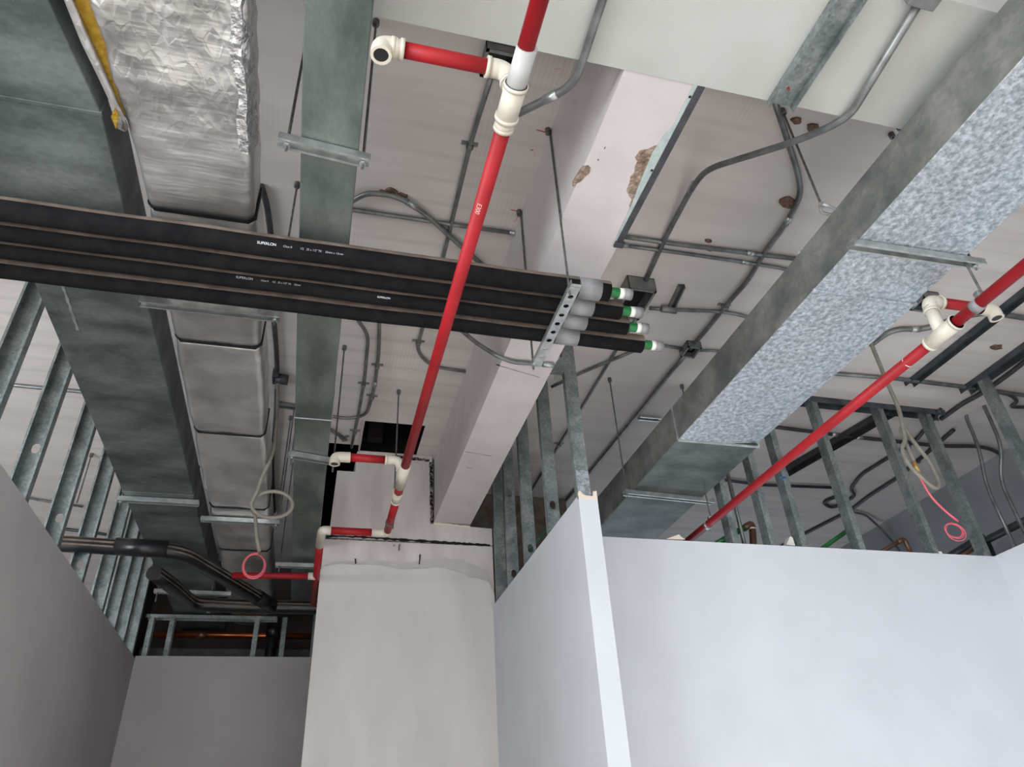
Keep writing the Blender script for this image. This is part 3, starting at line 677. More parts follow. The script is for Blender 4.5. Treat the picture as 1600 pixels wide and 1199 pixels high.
# ------------------------------------------------------------------ red sprinkler pipes
RR = .0235
def fit(root, pts, r=.030, name='fitting', mat='fitting_cream', fil=0, rings=True):
    o = part(name, tube(pts, r, 16, fil), mat, root, smooth=True)
    if rings:
        P_ = [Vector(p) for p in pts]
        for e, n_ in ((P_[0], P_[1]), (P_[-1], P_[-2])):
            d = (n_ - e).normalized(); part('collar', G().tube([e, e + d * .012], r + .0035, 16), mat, o, smooth=True)
    return o
def open_elbow(root, p, frm, down=.045, r=.029):
    """elbow whose open mouth faces the floor"""
    p = Vector(p); f_ = Vector(frm)
    pts = fillet([f_, p, p + Vector((0, 0, -down))], .04)
    el = part('elbow', G().tube(pts, r, 16, False), 'fitting_cream', root, smooth=True)
    q = p + Vector((0, 0, -down)); g_ = G(); n_ = 16
    for rr, zz in ((r, 0), (r * .72, 0), (r * .72, .05)):
        g_.v += [(q.x + rr * math.cos(2 * math.pi * k / n_), q.y + rr * math.sin(2 * math.pi * k / n_), q.z + zz) for k in range(n_)]
    for l in range(2):
        for k in range(n_): g_.f.append((l * n_ + k, l * n_ + (k + 1) % n_, (l + 1) * n_ + (k + 1) % n_, (l + 1) * n_ + k))
    g_.f.append(tuple(range(2 * n_, 3 * n_)))
    part('mouth', g_, 'fitting_cream', el)
    part('mouth_dark', G().prism([(q.x + r * .71 * math.cos(2 * math.pi * k / n_), q.y + r * .71 * math.sin(2 * math.pi * k / n_)) for k in range(n_)], 'z', q.z + .003, q.z + .007), 'black_tape_and_hole', el)  # black disc standing in for the shade inside the mouth
MZ = 3.36; MX = .397
sp = thing('sprinkler_pipe', 'red sprinkler pipe with two cream elbow branches running down the middle', 'pipe', (MX, 2.5, MZ))
part('pipe_run', tube([(MX - .006, -0.6, MZ), (MX - .003, 1.02, MZ)], RR, 16), 'pipe_red', sp, smooth=True)
part('pipe_run', tube([(MX, 1.27, MZ), (MX + .002, 3.42, MZ)], RR, 16), 'pipe_red', sp, smooth=True)
part('sleeve', tube([(MX, 1.015, MZ), (MX, 1.16, MZ)], .0285, 16), 'sleeve_white', sp, smooth=True, label='translucent white sleeve on the red pipe')
fit(sp, [(MX, 1.125, MZ), (MX, 1.24, MZ)], .0315, 'tee')
fit(sp, [(MX, 1.235, MZ), (MX, 1.275, MZ)], .027, 'reducer')
BY, BZ_ = 1.172, 3.485
part('riser', tube([(MX, BY, MZ), (MX, BY, BZ_ - .05)], .026, 16), 'fitting_cream', sp, smooth=True)
fit(sp, [(MX, BY, BZ_ - .06), (MX - .01, BY, BZ_), (MX - .07, BY, BZ_ + .002)], .0275, 'elbow', fil=.05)
part('branch', tube([(MX - .06, BY, BZ_ + .002), (.085, BY, BZ_)], .0225, 16), 'pipe_red', sp, smooth=True)
fit(sp, [(.095, BY, BZ_), (.058, BY, BZ_)], .027, 'socket')
open_elbow(sp, (.034, BY, BZ_ - .002), (.075, BY, BZ_))
part('clip', box((MX - .003, .62, MZ + .02), (MX + .003, .66, MZ + .06)), 'galv_strut', sp)
# second branch by the column
BY2, BZ2 = 3.60, 3.485
fit(sp, [(MX + .003, 3.41, MZ), (MX + .005, 3.66, MZ)], .0285, 'tee', rings=False)
part('riser', tube([(MX + .003, BY2, MZ), (MX + .003, BY2, BZ2 - .04)], .025, 16), 'fitting_cream', sp, smooth=True)
fit(sp, [(MX + .003, BY2, BZ2 - .06), (MX - .012, BY2, BZ2), (MX - .09, BY2, BZ2)], .0265, 'elbow', fil=.05)
part('branch', tube([(MX - .08, BY2, BZ2), (.11, BY2, BZ2)], .0225, 16), 'pipe_red', sp, smooth=True)
open_elbow(sp, (.04, BY2, BZ2 - .004), (.12, BY2, BZ2))
part('pipe_run', tube([(MX + .005, 3.65, MZ), (MX + .006, 3.74, MZ)], RR, 16), 'pipe_red', sp, smooth=True)
fit(sp, [(MX + .006, 3.735, MZ), (MX + .007, 3.86, MZ)], .0275, 'coupling')
part('pipe_run', tube([(MX + .007, 3.85, MZ), (MX + .010, 4.33, MZ)], RR, 16), 'pipe_red', sp, smooth=True)
part('clip', G().tube([(MX + .008, 4.16, MZ), (MX + .008, 4.18, MZ)], RR + .003, 14), 'rod_steel', sp, smooth=True)
fit(sp, [(MX + .010, 4.30, MZ), (MX + .008, 4.345, MZ), (MX - .085, 4.345, MZ)], .0265, 'elbow', fil=.03, rings=False)
part('pipe_run', tube([(MX - .08, 4.345, MZ), (.055, 4.345, MZ)], RR, 16), 'pipe_red', sp, smooth=True)
fit(sp, [(.065, 4.345, MZ), (.012, 4.345, MZ), (.006, 4.60, MZ)], .0275, 'elbow', fil=.05, rings=False)
part('pipe_run', tube([(.006, 4.58, MZ), (.004, 5.86, MZ)], RR, 16), 'pipe_red', sp, smooth=True)
part('branch', tube([(-.01, 5.20, MZ), (-.56, 5.24, MZ)], .021, 14), 'pipe_red', sp, smooth=True)
fit(sp, [(.0, 5.20, MZ), (-.05, 5.203, MZ)], .0265, 'tee', rings=False)
# hand-written size on the red pipe
nrm = Vector((-0.35, -0.35, -0.87)).normalized(); xa = Vector((0, 1, 0)); nrm = (nrm - xa * nrm.dot(xa)).normalized(); ya_ = nrm.cross(xa)
Mx = Matrix((xa, ya_, nrm)).transposed().to_4x4(); Mx.translation = Vector((MX, 1.545, MZ)) + nrm * (RR + .0006) - ya_ * .008
text_mesh('E300', .022, Mx, 'chalk_pink', sp)
for (x, y, z1_, lb) in ((.44, 4.19, MZ + .02, 'long rod passing the ceiling opening to the red pipe'), (.372, .66, MZ + .05, 'rod behind the top of the red pipe')):
    r_ = thing('hanger_rod', lb, 'rod', (x, y, z1_)); tz = CE if y > 2 else 3.836
    yy = 4.313 if y > 2 else y
    part('rod', rodg(x, yy, z1_, tz), 'rod_steel', r_)
    if y > 2: anchor(r_, x, yy)
# right-hand sprinkler pipe
RX, RZ = 2.36, 3.295
s2 = thing('sprinkler_pipe', 'red sprinkler pipe under the right duct with one cream tee', 'pipe', (RX, 2.5, RZ))
part('pipe_run', tube([(RX + .005, -0.6, RZ), (RX, 1.735, RZ)], RR, 16), 'pipe_red', s2, smooth=True)
part('pipe_run', tube([(RX, 1.86, RZ), (RX - .02, 2.9, RZ - .002), (RX - .01, 4.6, RZ + .01)], RR, 16), 'pipe_red', s2, smooth=True)
fit(s2, [(RX, 1.72, RZ), (RX, 1.875, RZ)], .0315, 'tee')
part('riser', tube([(RX, 1.80, RZ), (RX, 1.80, RZ + .14)], .026, 16), 'fitting_cream', s2, smooth=True)
fit(s2, [(RX, 1.80, RZ + .11), (RX + .008, 1.80, RZ + .172), (RX + .075, 1.80, RZ + .175)], .0285, 'elbow', fil=.05)
part('branch', tube([(RX + .06, 1.80, RZ + .175), (RX + .30, 1.80, RZ + .18)], .0225, 16), 'pipe_red', s2, smooth=True)
open_elbow(s2, (RX + .345, 1.80, RZ + .178), (RX + .28, 1.80, RZ + .18))
part('ring_mark', G().tube([(RX - .002, 2.0, RZ), (RX - .002, 2.004, RZ)], RR + .0007, 16), 'ink_white', s2, smooth=True)
c_ = thing('pipe_clamp', 'rod and loop clamp holding the right red pipe near the strut', 'clamp', (2.40, 1.616, 3.3))
part('rod', rodg(2.42, 1.616, RZ + .06, 3.55), 'rod_steel', c_)
part('loop', G().tube([(RX + .003, 1.60, RZ), (RX + .003, 1.635, RZ)], RR + .004, 16), 'cap_grey', c_, smooth=True)
part('tongue', box((2.385, 1.602, RZ + .015), (2.425, 1.632, RZ + .075)), 'conduit_steel', c_, bevel=.008)
c_ = thing('pipe_clamp', 'small rod clamp holding the red pipe where it meets the white wall', 'clamp', (2.35, 3.93, 3.3))
part('rod', rodg(2.375, 3.80, RZ + .05, 3.55), 'rod_steel', c_)
part('loop', G().tube([(RX - .015, 3.79, RZ), (RX - .015, 3.815, RZ)], RR + .004, 16), 'galv_strut', c_, smooth=True)
part('yoke', box((2.357, 3.79, RZ + .02), (2.393, 3.815, RZ + .06)), 'galv_strut', c_, bevel=.004)

# ------------------------------------------------------------------ conduits
def saddle(parent, p, d, r):
    """ceiling saddle with two ears across direction d"""
    p = Vector(p); d = Vector(d); d.z = 0; d.normalize(); n = Vector((-d.y, d.x, 0)); g_ = G()
    a = p + n * (r + .015) ; b = p - n * (r + .015)
    def bx(c, hx, hy, z0, z1):
        q = [c + d * s1 * hx + n * s2 * hy for s1, s2 in ((-1, -1), (1, -1), (1, 1), (-1, 1))]
        g_.add([(v.x, v.y, z0) for v in q] + [(v.x, v.y, z1) for v in q], [(0, 1, 2, 3), (4, 5, 6, 7), (0, 1, 5, 4), (1, 2, 6, 5), (2, 3, 7, 6), (3, 0, 4, 7)])
    bx(p, .011, r + .004, p.z - r - .003, p.z - r + .001)
    bx(p + n * (r + .002), .011, .002, p.z - r - .003, CE); bx(p - n * (r + .002), .011, .002, p.z - r - .003, CE)
    bx(a, .010, .013, CE - .007, CE + .001); bx(b, .010, .013, CE - .007, CE + .001)
    part('saddle', g_, 'box_steel', parent)
def conduit(label, pts, r=.0115, fil=.12, mat='conduit_steel', couplings=(), saddles=(), name='conduit', group=None, cat='conduit'):
    pts = [Vector(p) for p in pts]
    c0 = sum(pts, Vector()) / len(pts)
    t = thing(name, label, cat, (c0.x, c0.y, min(p.z for p in pts)), group)
    F = fillet(pts, fil, 8) if fil and len(pts) > 2 else pts
    part('tube', G().tube(F, r, 10), mat, t, smooth=True)
    def along(fr):
        ls = [(b - a).length for a, b in zip(pts[:-1], pts[1:])]; s_ = fr * sum(ls)
        for (a, b), l in zip(zip(pts[:-1], pts[1:]), ls):
            if s_ <= l: return a + (b - a) * (s_ / l), (b - a).normalized()
            s_ -= l
        return pts[-1], (pts[-1] - pts[-2]).normalized()
    for fr in couplings:
        p, d = along(fr); part('coupling', G().tube([p - d * .03, p + d * .03], r + .0028, 10), 'galv_strut', t, smooth=True)
    for fr in saddles:
        p, d = along(fr); saddle(t, p, d, r)
    return t
conduit('thin conduit from the ceiling box down past the red pipe', [(0.522, 1.712, 4.398), (0.500, 2.101, 4.398), (0.510, 2.922, 4.398), (0.496, 3.471, 4.398), (0.488, 3.797, 4.398), (0.614, 3.958, 4.398), (0.886, 3.978, 4.398)], fil=.16, saddles=(.17, .78))
conduit('curved conduit with clip arching across the slab above the black pipes', [(-0.046, 2.666, 4.386), (-0.001, 2.579, 4.386), (0.066, 2.518, 4.386), (0.206, 2.510, 4.386), (0.345, 2.584, 4.386), (0.501, 2.717, 4.386), (0.779, 2.955, 4.386)], r=.014, fil=.2, couplings=(.40,))
conduit('straight conduit crossing the slab behind the red pipe, cut end', [(-0.160, 2.658, 4.398), (0.004, 2.658, 4.398), (0.490, 2.656, 4.398), (0.881, 2.651, 4.398)], fil=0, couplings=(.97,))
conduit('conduit swinging under the beam to a steel bracket', [(0.564, 3.272, 4.300), (0.722, 3.065, 3.950), (0.819, 3.001, 3.832), (0.902, 3.025, 3.822), (1.121, 3.015, 3.822)], r=.0125, fil=.2, couplings=(.98,))
conduit('left one of two parallel bent conduits below the black pipes', [(0.006, 3.382, 4.398), (0.079, 3.520, 4.398), (0.174, 3.683, 4.398), (0.192, 4.167, 4.398), (0.190, 4.680, 4.398), (0.175, 5.181, 4.398)], fil=.1, saddles=(.5, .86))
conduit('right one of two parallel bent conduits hooking left', [(0.195, 3.345, 4.398), (0.225, 3.523, 4.398), (0.257, 3.869, 4.398), (0.270, 4.298, 4.398), (0.248, 4.652, 4.398), (0.139, 4.736, 4.398), (-0.029, 4.718, 4.398)], fil=.15, couplings=(.55,), saddles=(.42, .66))
conduit('short angled conduit with clip near the square opening', [(-0.030, 4.888, 4.398), (0.050, 4.973, 4.398), (0.128, 5.062, 4.398)], r=.014, fil=0, saddles=(.9,))
conduit('dark conduit running beside the foil duct', [(-0.440, 2.591, 4.398), (-0.416, 2.711, 4.398), (-0.398, 2.934, 4.398), (-0.399, 3.521, 4.398), (-0.378, 4.044, 4.398), (-0.388, 4.689, 4.398), (-0.431, 5.496, 4.398), (-0.428, 6.522, 4.398)], r=.016, fil=.2, mat='dark_conduit', couplings=(.45,))
conduit('grey conduit bending below the cross beam toward the red tee', [(0.66, -0.6, 3.815), (0.687, 1.098, 3.815), (0.696, 1.340, 3.815), (0.677, 1.409, 3.830), (0.542, 1.618, 3.920), (0.634, 1.990, 4.398)], r=.0145, fil=.09, couplings=(.72,))
conduit('thick conduit descending from the cross beam box and crossing the slab', [(1.676, 0.843, 3.810), (1.724, 1.264, 3.810), (1.701, 1.338, 3.830), (1.671, 1.498, 3.930), (1.577, 1.920, 4.240), (1.610, 2.095, 4.330), (1.665, 2.509, 4.398), (1.709, 2.941, 4.398)], r=.0145, fil=.16, couplings=(.63,))
conduit('bent conduit from the steel channel past the brown chip to the small box', [(1.771, 1.596, 4.398), (1.928, 1.753, 4.398), (2.135, 1.960, 4.398), (2.237, 2.087, 4.398), (2.272, 2.287, 4.398), (2.274, 2.538, 4.398), (2.306, 2.736, 4.398), (2.287, 2.998, 4.398), (2.283, 3.263, 4.398), (2.271, 3.443, 4.398)], r=.0145, fil=.14, couplings=(.42,), saddles=(.78,))
conduit('conduit leaving the small box toward the nib wall', [(2.273, 3.524, 4.398), (2.260, 3.753, 4.398), (2.257, 4.140, 4.398), (2.229, 5.174, 4.398), (2.187, 6.350, 4.398)], r=.0145, fil=.1)
conduit('upper one of two parallel conduits from the beam to the right duct', [(1.365, 2.556, 4.398), (1.761, 2.550, 4.398), (2.169, 2.533, 4.398), (2.561, 2.518, 4.398)], r=.0135, fil=0, couplings=(.70,))
conduit('lower one of two parallel conduits from the beam to the right duct', [(1.390, 2.620, 4.398), (1.790, 2.610, 4.398), (2.209, 2.605, 4.398), (2.419, 2.606, 4.398), (2.532, 2.617, 4.398)], r=.011, fil=0, couplings=(.06, .72))
conduit('conduit from the open box curving behind the right duct', [(1.828, 3.100, 4.398), (1.972, 3.085, 4.398), (2.301, 3.040, 4.398), (2.466, 3.053, 4.398), (2.660, 3.109, 4.398)], fil=.1)
conduit('long conduit running down behind the black pipe ends to the studs', [(1.789, 3.158, 4.398), (1.784, 3.534, 4.398), (1.796, 4.239, 4.398), (1.811, 5.411, 4.398), (1.820, 6.447, 4.398)], fil=0, saddles=(.52,))
conduit('conduit sloping from the small box past the green pipe end', [(1.491, 4.056, 4.398), (1.654, 3.831, 4.398), (1.936, 3.505, 4.398), (2.047, 3.441, 4.398), (2.219, 3.453, 4.398)], fil=.2)
conduit('stub conduit from the small box to the right duct', [(2.341, 3.452, 4.398), (2.420, 3.437, 4.398), (2.536, 3.431, 4.398)], r=.010, fil=0)
conduit('thick grey conduit snaking behind the right cream tee', [(3.489, 3.179, 4.398), (3.517, 2.987, 4.398), (3.718, 2.955, 4.398), (3.791, 2.893, 4.398), (3.886, 2.799, 4.398), (4.011, 2.715, 4.398), (4.321, 2.716, 4.398), (4.546, 2.728, 4.398)], r=.018, fil=.12, couplings=(.27,))
conduit('straight conduit crossing the right bay behind the red pipe', [(3.383, 3.534, 4.398), (3.958, 3.505, 4.398), (4.710, 3.510, 4.398), (5.148, 3.524, 4.398)], r=.016, fil=0)
conduit('conduit crossing the far bay with a coupling behind the first studs', [(3.320, 4.297, 4.398), (3.806, 4.320, 4.398), (4.251, 4.343, 4.398), (4.635, 4.347, 4.398), (5.106, 4.362, 4.398), (5.509, 4.285, 4.398), (5.988, 4.488, 4.398), (6.626, 4.931, 4.398)], r=.016, fil=.2, couplings=(.2, .27), mat='dark_conduit')
conduit('dark conduit crossing low on the far slab', [(3.229, 5.234, 4.398), (3.920, 5.304, 4.398), (4.642, 5.253, 4.398)], r=.014, fil=0, mat='dark_conduit')
conduit('dark bent conduit on the far slab, upper of two', [(4.633, 3.823, 4.398), (4.806, 4.319, 4.398), (4.779, 4.568, 4.398), (4.746, 4.964, 4.398), (4.849, 5.265, 4.398), (5.011, 5.387, 4.398), (4.957, 5.701, 4.398), (4.751, 5.574, 4.398), (4.827, 5.414, 4.398)], r=.016, fil=.1, mat='dark_conduit', saddles=(.25,))
conduit('dark bent conduit on the far slab, lower of two', [(4.996, 4.090, 4.398), (5.149, 4.943, 4.398), (5.143, 5.398, 4.398), (5.183, 5.702, 4.398), (5.077, 6.330, 4.398), (5.008, 6.856, 4.398)], r=.017, fil=.1, mat='dark_conduit', saddles=(.2,))
conduit('dark conduit sloping up to the right edge behind the big stud', [(4.748, 3.953, 4.398), (4.743, 3.708, 4.398), (4.776, 3.580, 4.398), (4.781, 3.340, 4.398), (4.745, 3.020, 4.398)], r=.018, fil=.12, mat='dark_conduit')
conduit('dark hooked conduit by the right edge', [(4.867, 3.519, 4.398), (5.035, 3.535, 4.398), (5.176, 3.613, 4.398), (5.178, 3.690, 4.398), (5.413, 3.659, 4.398)], r=.014, fil=.08, mat='dark_conduit')
conduit('thin conduit curving down the far grey wall', [(5.215, 5.745, 4.398), (5.412, 5.784, 4.398), (5.770, 6.028, 4.370), (5.770, 5.925, 4.172), (5.770, 5.819, 3.908)], r=.012, fil=.1)
conduit('left one of two curved vertical conduits by the right edge', [(4.950, 3.650, 4.491), (4.950, 3.821, 4.521), (4.950, 3.902, 4.418), (4.950, 3.908, 4.128), (4.950, 3.992, 3.836), (4.950, 3.980, 3.195)], r=.014, fil=.14)
conduit('right one of two curved vertical conduits by the right edge', [(4.980, 3.741, 4.553), (4.980, 3.738, 4.324), (4.980, 3.753, 4.047), (4.980, 3.887, 3.842), (4.980, 3.884, 3.427), (4.980, 3.877, 3.183)], r=.014, fil=.14)
conduit('thin vertical conduit standing between the nib wall studs', [(1.46, 3.66, 3.0), (1.46, 3.66, 3.62), (1.445, 3.66, CE)], r=.013, fil=.1, couplings=(.42,))
conduit('thin vertical conduit behind the right wall studs', [(2.72, 4.02, 2.9), (2.72, 4.02, CE)], r=.014, fil=0)
conduit('thin bright conduit behind the left wall studs', [(-2.526, 6.410, 4.398), (-2.434, 6.500, 4.398), (-2.356, 6.541, 4.398), (-2.254, 6.567, 4.398), (-2.037, 6.631, 4.398)], r=.010, fil=.1)
conduit('straight conduit crossing the slab behind the left studs', [(-2.208, 4.660, 4.398), (-1.986, 4.667, 4.398), (-1.661, 4.673, 4.398), (-1.368, 4.704, 4.398)], r=.013, fil=0)
conduit('lowest dark conduit behind the left studs', [(-2.510, 7.130, 4.398), (-2.103, 7.232, 4.398), (-1.568, 7.395, 4.398)], r=.014, fil=0, mat='dark_conduit')
r_ = thing('cable_bundle', 'dark conduit fitting with round gland beside the foil duct', 'fitting', (-0.33, 3.5, 4.3))
p = Vector((-0.356, 4.233, 4.366)); part('gland', G().tube([p + Vector((-.03, 0, 0)), p + Vector((.05, .01, 0))], .035, 14), 'dark_conduit', r_, smooth=True); part('body', box((p.x - .05, p.y - .05, p.z - .02), (p.x - .01, p.y + .05, CE)), 'dark_conduit', r_, bevel=.006)

# electrical boxes
def ebox(label, c, sx, sy, h, open_=True, mat='box_steel', rot=0):
    t = thing('junction_box', label, 'junction box', (c[0], c[1], CE - h))
    w_ = .004; g_ = G(); x, y = c[0], c[1]; z0, z1 = CE - h, CE
    def add(a, b): g_.box((x + a[0], y + a[1], a[2]), (x + b[0], y + b[1], b[2]))
    hx, hy_ = sx / 2, sy / 2
    add((-hx, -hy_, z0), (-hx + w_, hy_, z1)); add((hx - w_, -hy_, z0), (hx, hy_, z1)); add((-hx, -hy_, z0), (hx, -hy_ + w_, z1)); add((-hx, hy_ - w_, z0), (hx, hy_, z1))
    shl = part('shell', g_, mat, t)
    part('back', box((x - hx, y - hy_, z1 - .006), (x + hx, y + hy_, z1 - .001)), 'black_tape_and_hole', t)  # black plate painted in for the shaded box interior
    if open_:
        g2 = G()
        for a, b in (((-hx, -hy_), (-hx + .014, hy_)), ((hx - .014, -hy_), (hx, hy_)), ((-hx, -hy_), (hx, -hy_ + .014)), ((-hx, hy_ - .014), (hx, hy_))):
            g2.box((x + a[0], y + a[1], z0 - .002), (x + b[0], y + b[1], z0 + .002))
        part('rim', g2, mat, shl)
    else:
        part('lid', box((x - hx, y - hy_, z0 - .003), (x + hx, y + hy_, z0)), mat, t, bevel=.002)
    return t
ebox('open steel box at the cross beam edge behind the cream elbow', ((0.530, 1.637, 4.366)[0], 1.70), .135, .13, .055)
b_ = ebox('open steel box behind the black pipe ends', ((1.720, 3.014, 4.346)[0] - .05, (1.720, 3.014, 4.346)[1] - .02), .17, .27, .10)
ebox('small dark steel box where three conduits meet', (2.272, 3.441, 4.386), .10, .12, .05)
ebox('steel box peeping out beside the right duct and cream elbow', (3.504, 2.690, 4.366), .13, .13, .06)
r_ = thing('ceiling_bracket', 'strut bracket clamping a conduit next to the open box', 'bracket', (1.932, 2.967, 4.366))
a, b = (1.936, 2.871, 4.386), (1.964, 3.090, 4.386)
strut(r_, a[:2], b[:2], CE - .03, mat='conduit_steel'); part('clamp', G().tube([Vector((1.940, 3.070, 4.381)) + Vector((-.05, 0, 0)), Vector((1.940, 3.070, 4.381)) + Vector((.05, 0, 0))], .022, 10), 'box_steel', r_, smooth=True)
ob('beam_box', box(((1.676, 0.843, 3.810)[0] - .05, (1.676, 0.843, 3.810)[1] - .06, 3.785), ((1.676, 0.843, 3.810)[0] + .05, (1.676, 0.843, 3.810)[1] + .02, 3.837)), 'box_steel', label='steel conduit box on the cross beam at the top edge', cat='junction box', bevel=.004)
# bracket of folded sheet on the nib wall studs by the beam
r_ = thing('sheet_bracket', 'folded sheet metal offcut hanging by the beam and end stud', 'bracket', (1.27, 3.1, 3.8))
part('plate', G().add([(1.239, 3.335, 4.053), (1.338, 3.335, 4.160), (1.328, 3.335, 4.059), (1.298, 3.335, 3.991), (1.218, 3.335, 3.990)], [(0, 1, 2, 3, 4)]), 'galv_stud', r_, solid=.002)
part('plate', G().add([(1.250, 3.336, 3.990), (1.294, 3.336, 3.995), (1.288, 3.336, 3.967), (1.240, 3.336, 3.925)], [(0, 1, 2, 3)]), 'galv_strut', r_, solid=.002)

# steel channels fixed to the structure
c_ = thing('steel_channel', 'galvanised stud fixed flat on the cross beam with a red screw', 'channel', (1.46, 1.0, 3.8))
g = G()
def sect(y): return [(1.405, y, 3.798), (1.405, y, 3.834), (1.50, y, 3.834), (1.50, y, 3.798)]
g.add(sect(-.6) + sect(1.30), [(0, 1, 5, 4), (1, 2, 6, 5), (2, 3, 7, 6)])
part('profile', g, 'galv_stud', c_, solid=.002); part('screw', G().tube([(1.45, 1.235, 3.828), (1.45, 1.235, 3.834)], .0055, 10), 'red_dot', c_)
c_ = thing('steel_channel', 'dark track with pale teal flange along the right side of the beam', 'channel', (1.16, 1.7, 3.83))
part('flange', G().prism([(1.112, 1.298), (1.135, 1.298), (1.135, 2.075), (1.132, 2.10), (1.118, 2.04), (1.112, 1.86), (1.098, 1.72), (1.09, 1.60), (1.10, 1.52), (1.116, 1.47)], 'z', BZ - .003, BZ - .0005), 'teal_metal', c_)
part('side', box((1.129, 1.298, BZ - .006), (1.157, 2.10, BZ + .03)), 'dark_conduit', c_)
part('fold', box((1.15, 1.298, BZ + .03), (1.165, 2.10, BZ + .035)), 'dark_conduit', c_)
for y in (1.345, 1.68): part('screw_hole', G().tube([(1.122, y, BZ - .0045), (1.122, y, BZ - .002)], .0055, 10), 'black_tape_and_hole', c_)  # black discs painted in for the dark of the holes
part('end_lip', box((1.125, 2.075, BZ - .012), (1.168, 2.105, BZ + .002)), 'dark_conduit', c_)
c_ = thing('ceiling_track', 'dark steel track on the slab crossing above the right wall', 'channel', (4.11, 2.8, CE - .04))
utrack(c_, (4.115, 0.9), (4.115, 3.56), CE - .002, wd=.075, fl=.035, name='profile', mat='track_dark')
c_ = thing('ceiling_track', 'wide dark steel track on the far slab seen between studs', 'channel', (4.0, 5.0, CE - .05))
a, b = (4.236, 3.872, 4.386), (3.981, 5.031, 4.386)
utrack(c_, a[:2], b[:2], CE - .002, wd=.11, fl=.05, name='profile', mat='dark_conduit')

# ------------------------------------------------------------------ hanging cable loops
def loop_pts(c, rx, rz, a0, a1, n=22, tilt=0.0, dy=0.0):
    out = []
    for k in range(n + 1):
        a = a0 + (a1 - a0) * k / n; u, v_ = rx * math.cos(a), rz * math.sin(a)
        out.append((c[0] + u * math.cos(tilt) - v_ * math.sin(tilt), c[1] + dy * k / n, c[2] + u * math.sin(tilt) + v_ * math.cos(tilt)))
    return out
t = thing('cable_drop', 'grey flexible tube knotted in a ring beside the foil duct, pink wire below', 'cable', (-0.323, 4.000, 2.980))
c = (-0.279, 4.000, 3.366)
pts = [(-0.338, 3.900, 4.110), (-0.312, 3.940, 3.863), (-0.310, 3.980, 3.668), (-0.352, 3.990, 3.524), (-0.368, 4.000, 3.435)]
pts = fillet(pts, .1) + [Vector(p) for p in loop_pts(c, .112, .085, math.radians(185), math.radians(548), dy=.03)] + [Vector((-0.360, 4.030, 3.292)), Vector((-0.337, 4.030, 3.172)), Vector((-0.312, 4.030, 3.092))]
part('flexible_tube', G().tube(pts, .0105, 10), 'flex_tube', t, smooth=True)
g = G()
for k in range(3):
    g.tube([Vector((-0.316, 4.030, 3.092))] + [Vector(p) for p in loop_pts((-0.328, 4.030, 3.012), .052 + .004 * k, .062 + .004 * k, math.radians(80), math.radians(440), dy=.012 * k)], .0026, 6)
part('wire_coil', g, 'wire_pink', t, smooth=True, label='pink wire coil')
t = thing('cable_drop', 'grey flexible tube looped by the right studs with a pink wire coil', 'cable', (3.550, 3.200, 2.999))
pts = [(3.336, 3.000, 4.456), (3.326, 3.020, 4.260), (3.362, 3.050, 4.010), (3.404, 3.080, 3.820), (3.377, 3.100, 3.602), (3.324, 3.100, 3.553), (3.325, 3.100, 3.446), (3.401, 3.100, 3.338), (3.481, 3.120, 3.296), (3.548, 3.140, 3.356), (3.558, 3.160, 3.526), (3.502, 3.160, 3.637), (3.451, 3.140, 3.735), (3.405, 3.130, 3.711), (3.394, 3.120, 3.570), (3.399, 3.120, 3.475)]
part('flexible_tube', G().tube(fillet(pts, .05, 5), .0125, 10), 'flex_tube', t, smooth=True)
part('gland', tube([(3.395, 3.120, 3.474), (3.398, 3.120, 3.406)], .015, 12), 'brass', t, smooth=True, label='brass gland')
part('wire', G().tube(fillet([(3.395, 3.120, 3.410), (3.378, 3.100, 3.337), (3.399, 3.100, 3.232), (3.463, 3.100, 3.148), (3.522, 3.100, 3.093)], .05), .006, 8), 'wire_pink', t, smooth=True)
g = G()
for k, (rx, rz, dx, dz) in enumerate(((.068, .045, 0, 0), (.062, .042, -.006, .004), (.072, .052, .004, -.008), (.066, .044, -.002, .002))):
    c = Vector((3.477, 3.100, 3.036)) + Vector((dx, 0, dz))
    g.tube([Vector(p) for p in loop_pts(c, rx, rz, math.radians(85 + 20 * k), math.radians(440 + 20 * k), dy=.015, tilt=.1 * k)],   .0026, 6)
part('wire_coil', g, 'wire_pink', t, smooth=True, label='pink wire coil')

# ------------------------------------------------------------------ drainage and water pipes in the back
DZ = 3.44
def drain(label, pts, r=.052, fil=.12, bands=()):
    t = thing('drain_pipe', label, 'pipe', tuple(Vector(pts[0])))
    F = fillet(pts, fil, 8); part('pipe', G().tube(F, r, 18), 'drain_black', t, smooth=True)
    dg_ = G(); k0 = 7; T = [(F[min(i + 1, len(F) - 1)] - F[max(i - 1, 0)]).normalized() for i in range(len(F))]
    for p, d in zip(F, T):
        n = Vector((0, 0, 1)).cross(d).normalized(); u = Vector((0, 0, 1))
        for k in range(k0):
            a = math.radians(-22 + 224 * k / (k0 - 1)); dg_.v.append(tuple(p + (n * math.cos(a) + u * math.sin(a)) * (r + .0015)))
    for j in range(len(F) - 1):
        for k in range(k0 - 1): dg_.f.append((j * k0 + k, j * k0 + k + 1, (j + 1) * k0 + k + 1, (j + 1) * k0 + k))
    part('dust', dg_, 'dust_brown', t, smooth=True)
    for a, b in bands: part('socket', G().tube([a, b], r + .006, 18), 'drain_black', t, smooth=True)
    return t
drain('black drain pipe bending down across the wide duct', [(-2.139, 4.957, 3.440), (-1.574, 4.974, 3.440), (-0.888, 5.030, 3.440), (-0.286, 6.284, 3.440)], bands=(((-1.277, 4.983, 3.440), (-0.964, 5.003, 3.440)), ((-0.436, 5.956, 3.440), (-0.320, 6.216, 3.440))))
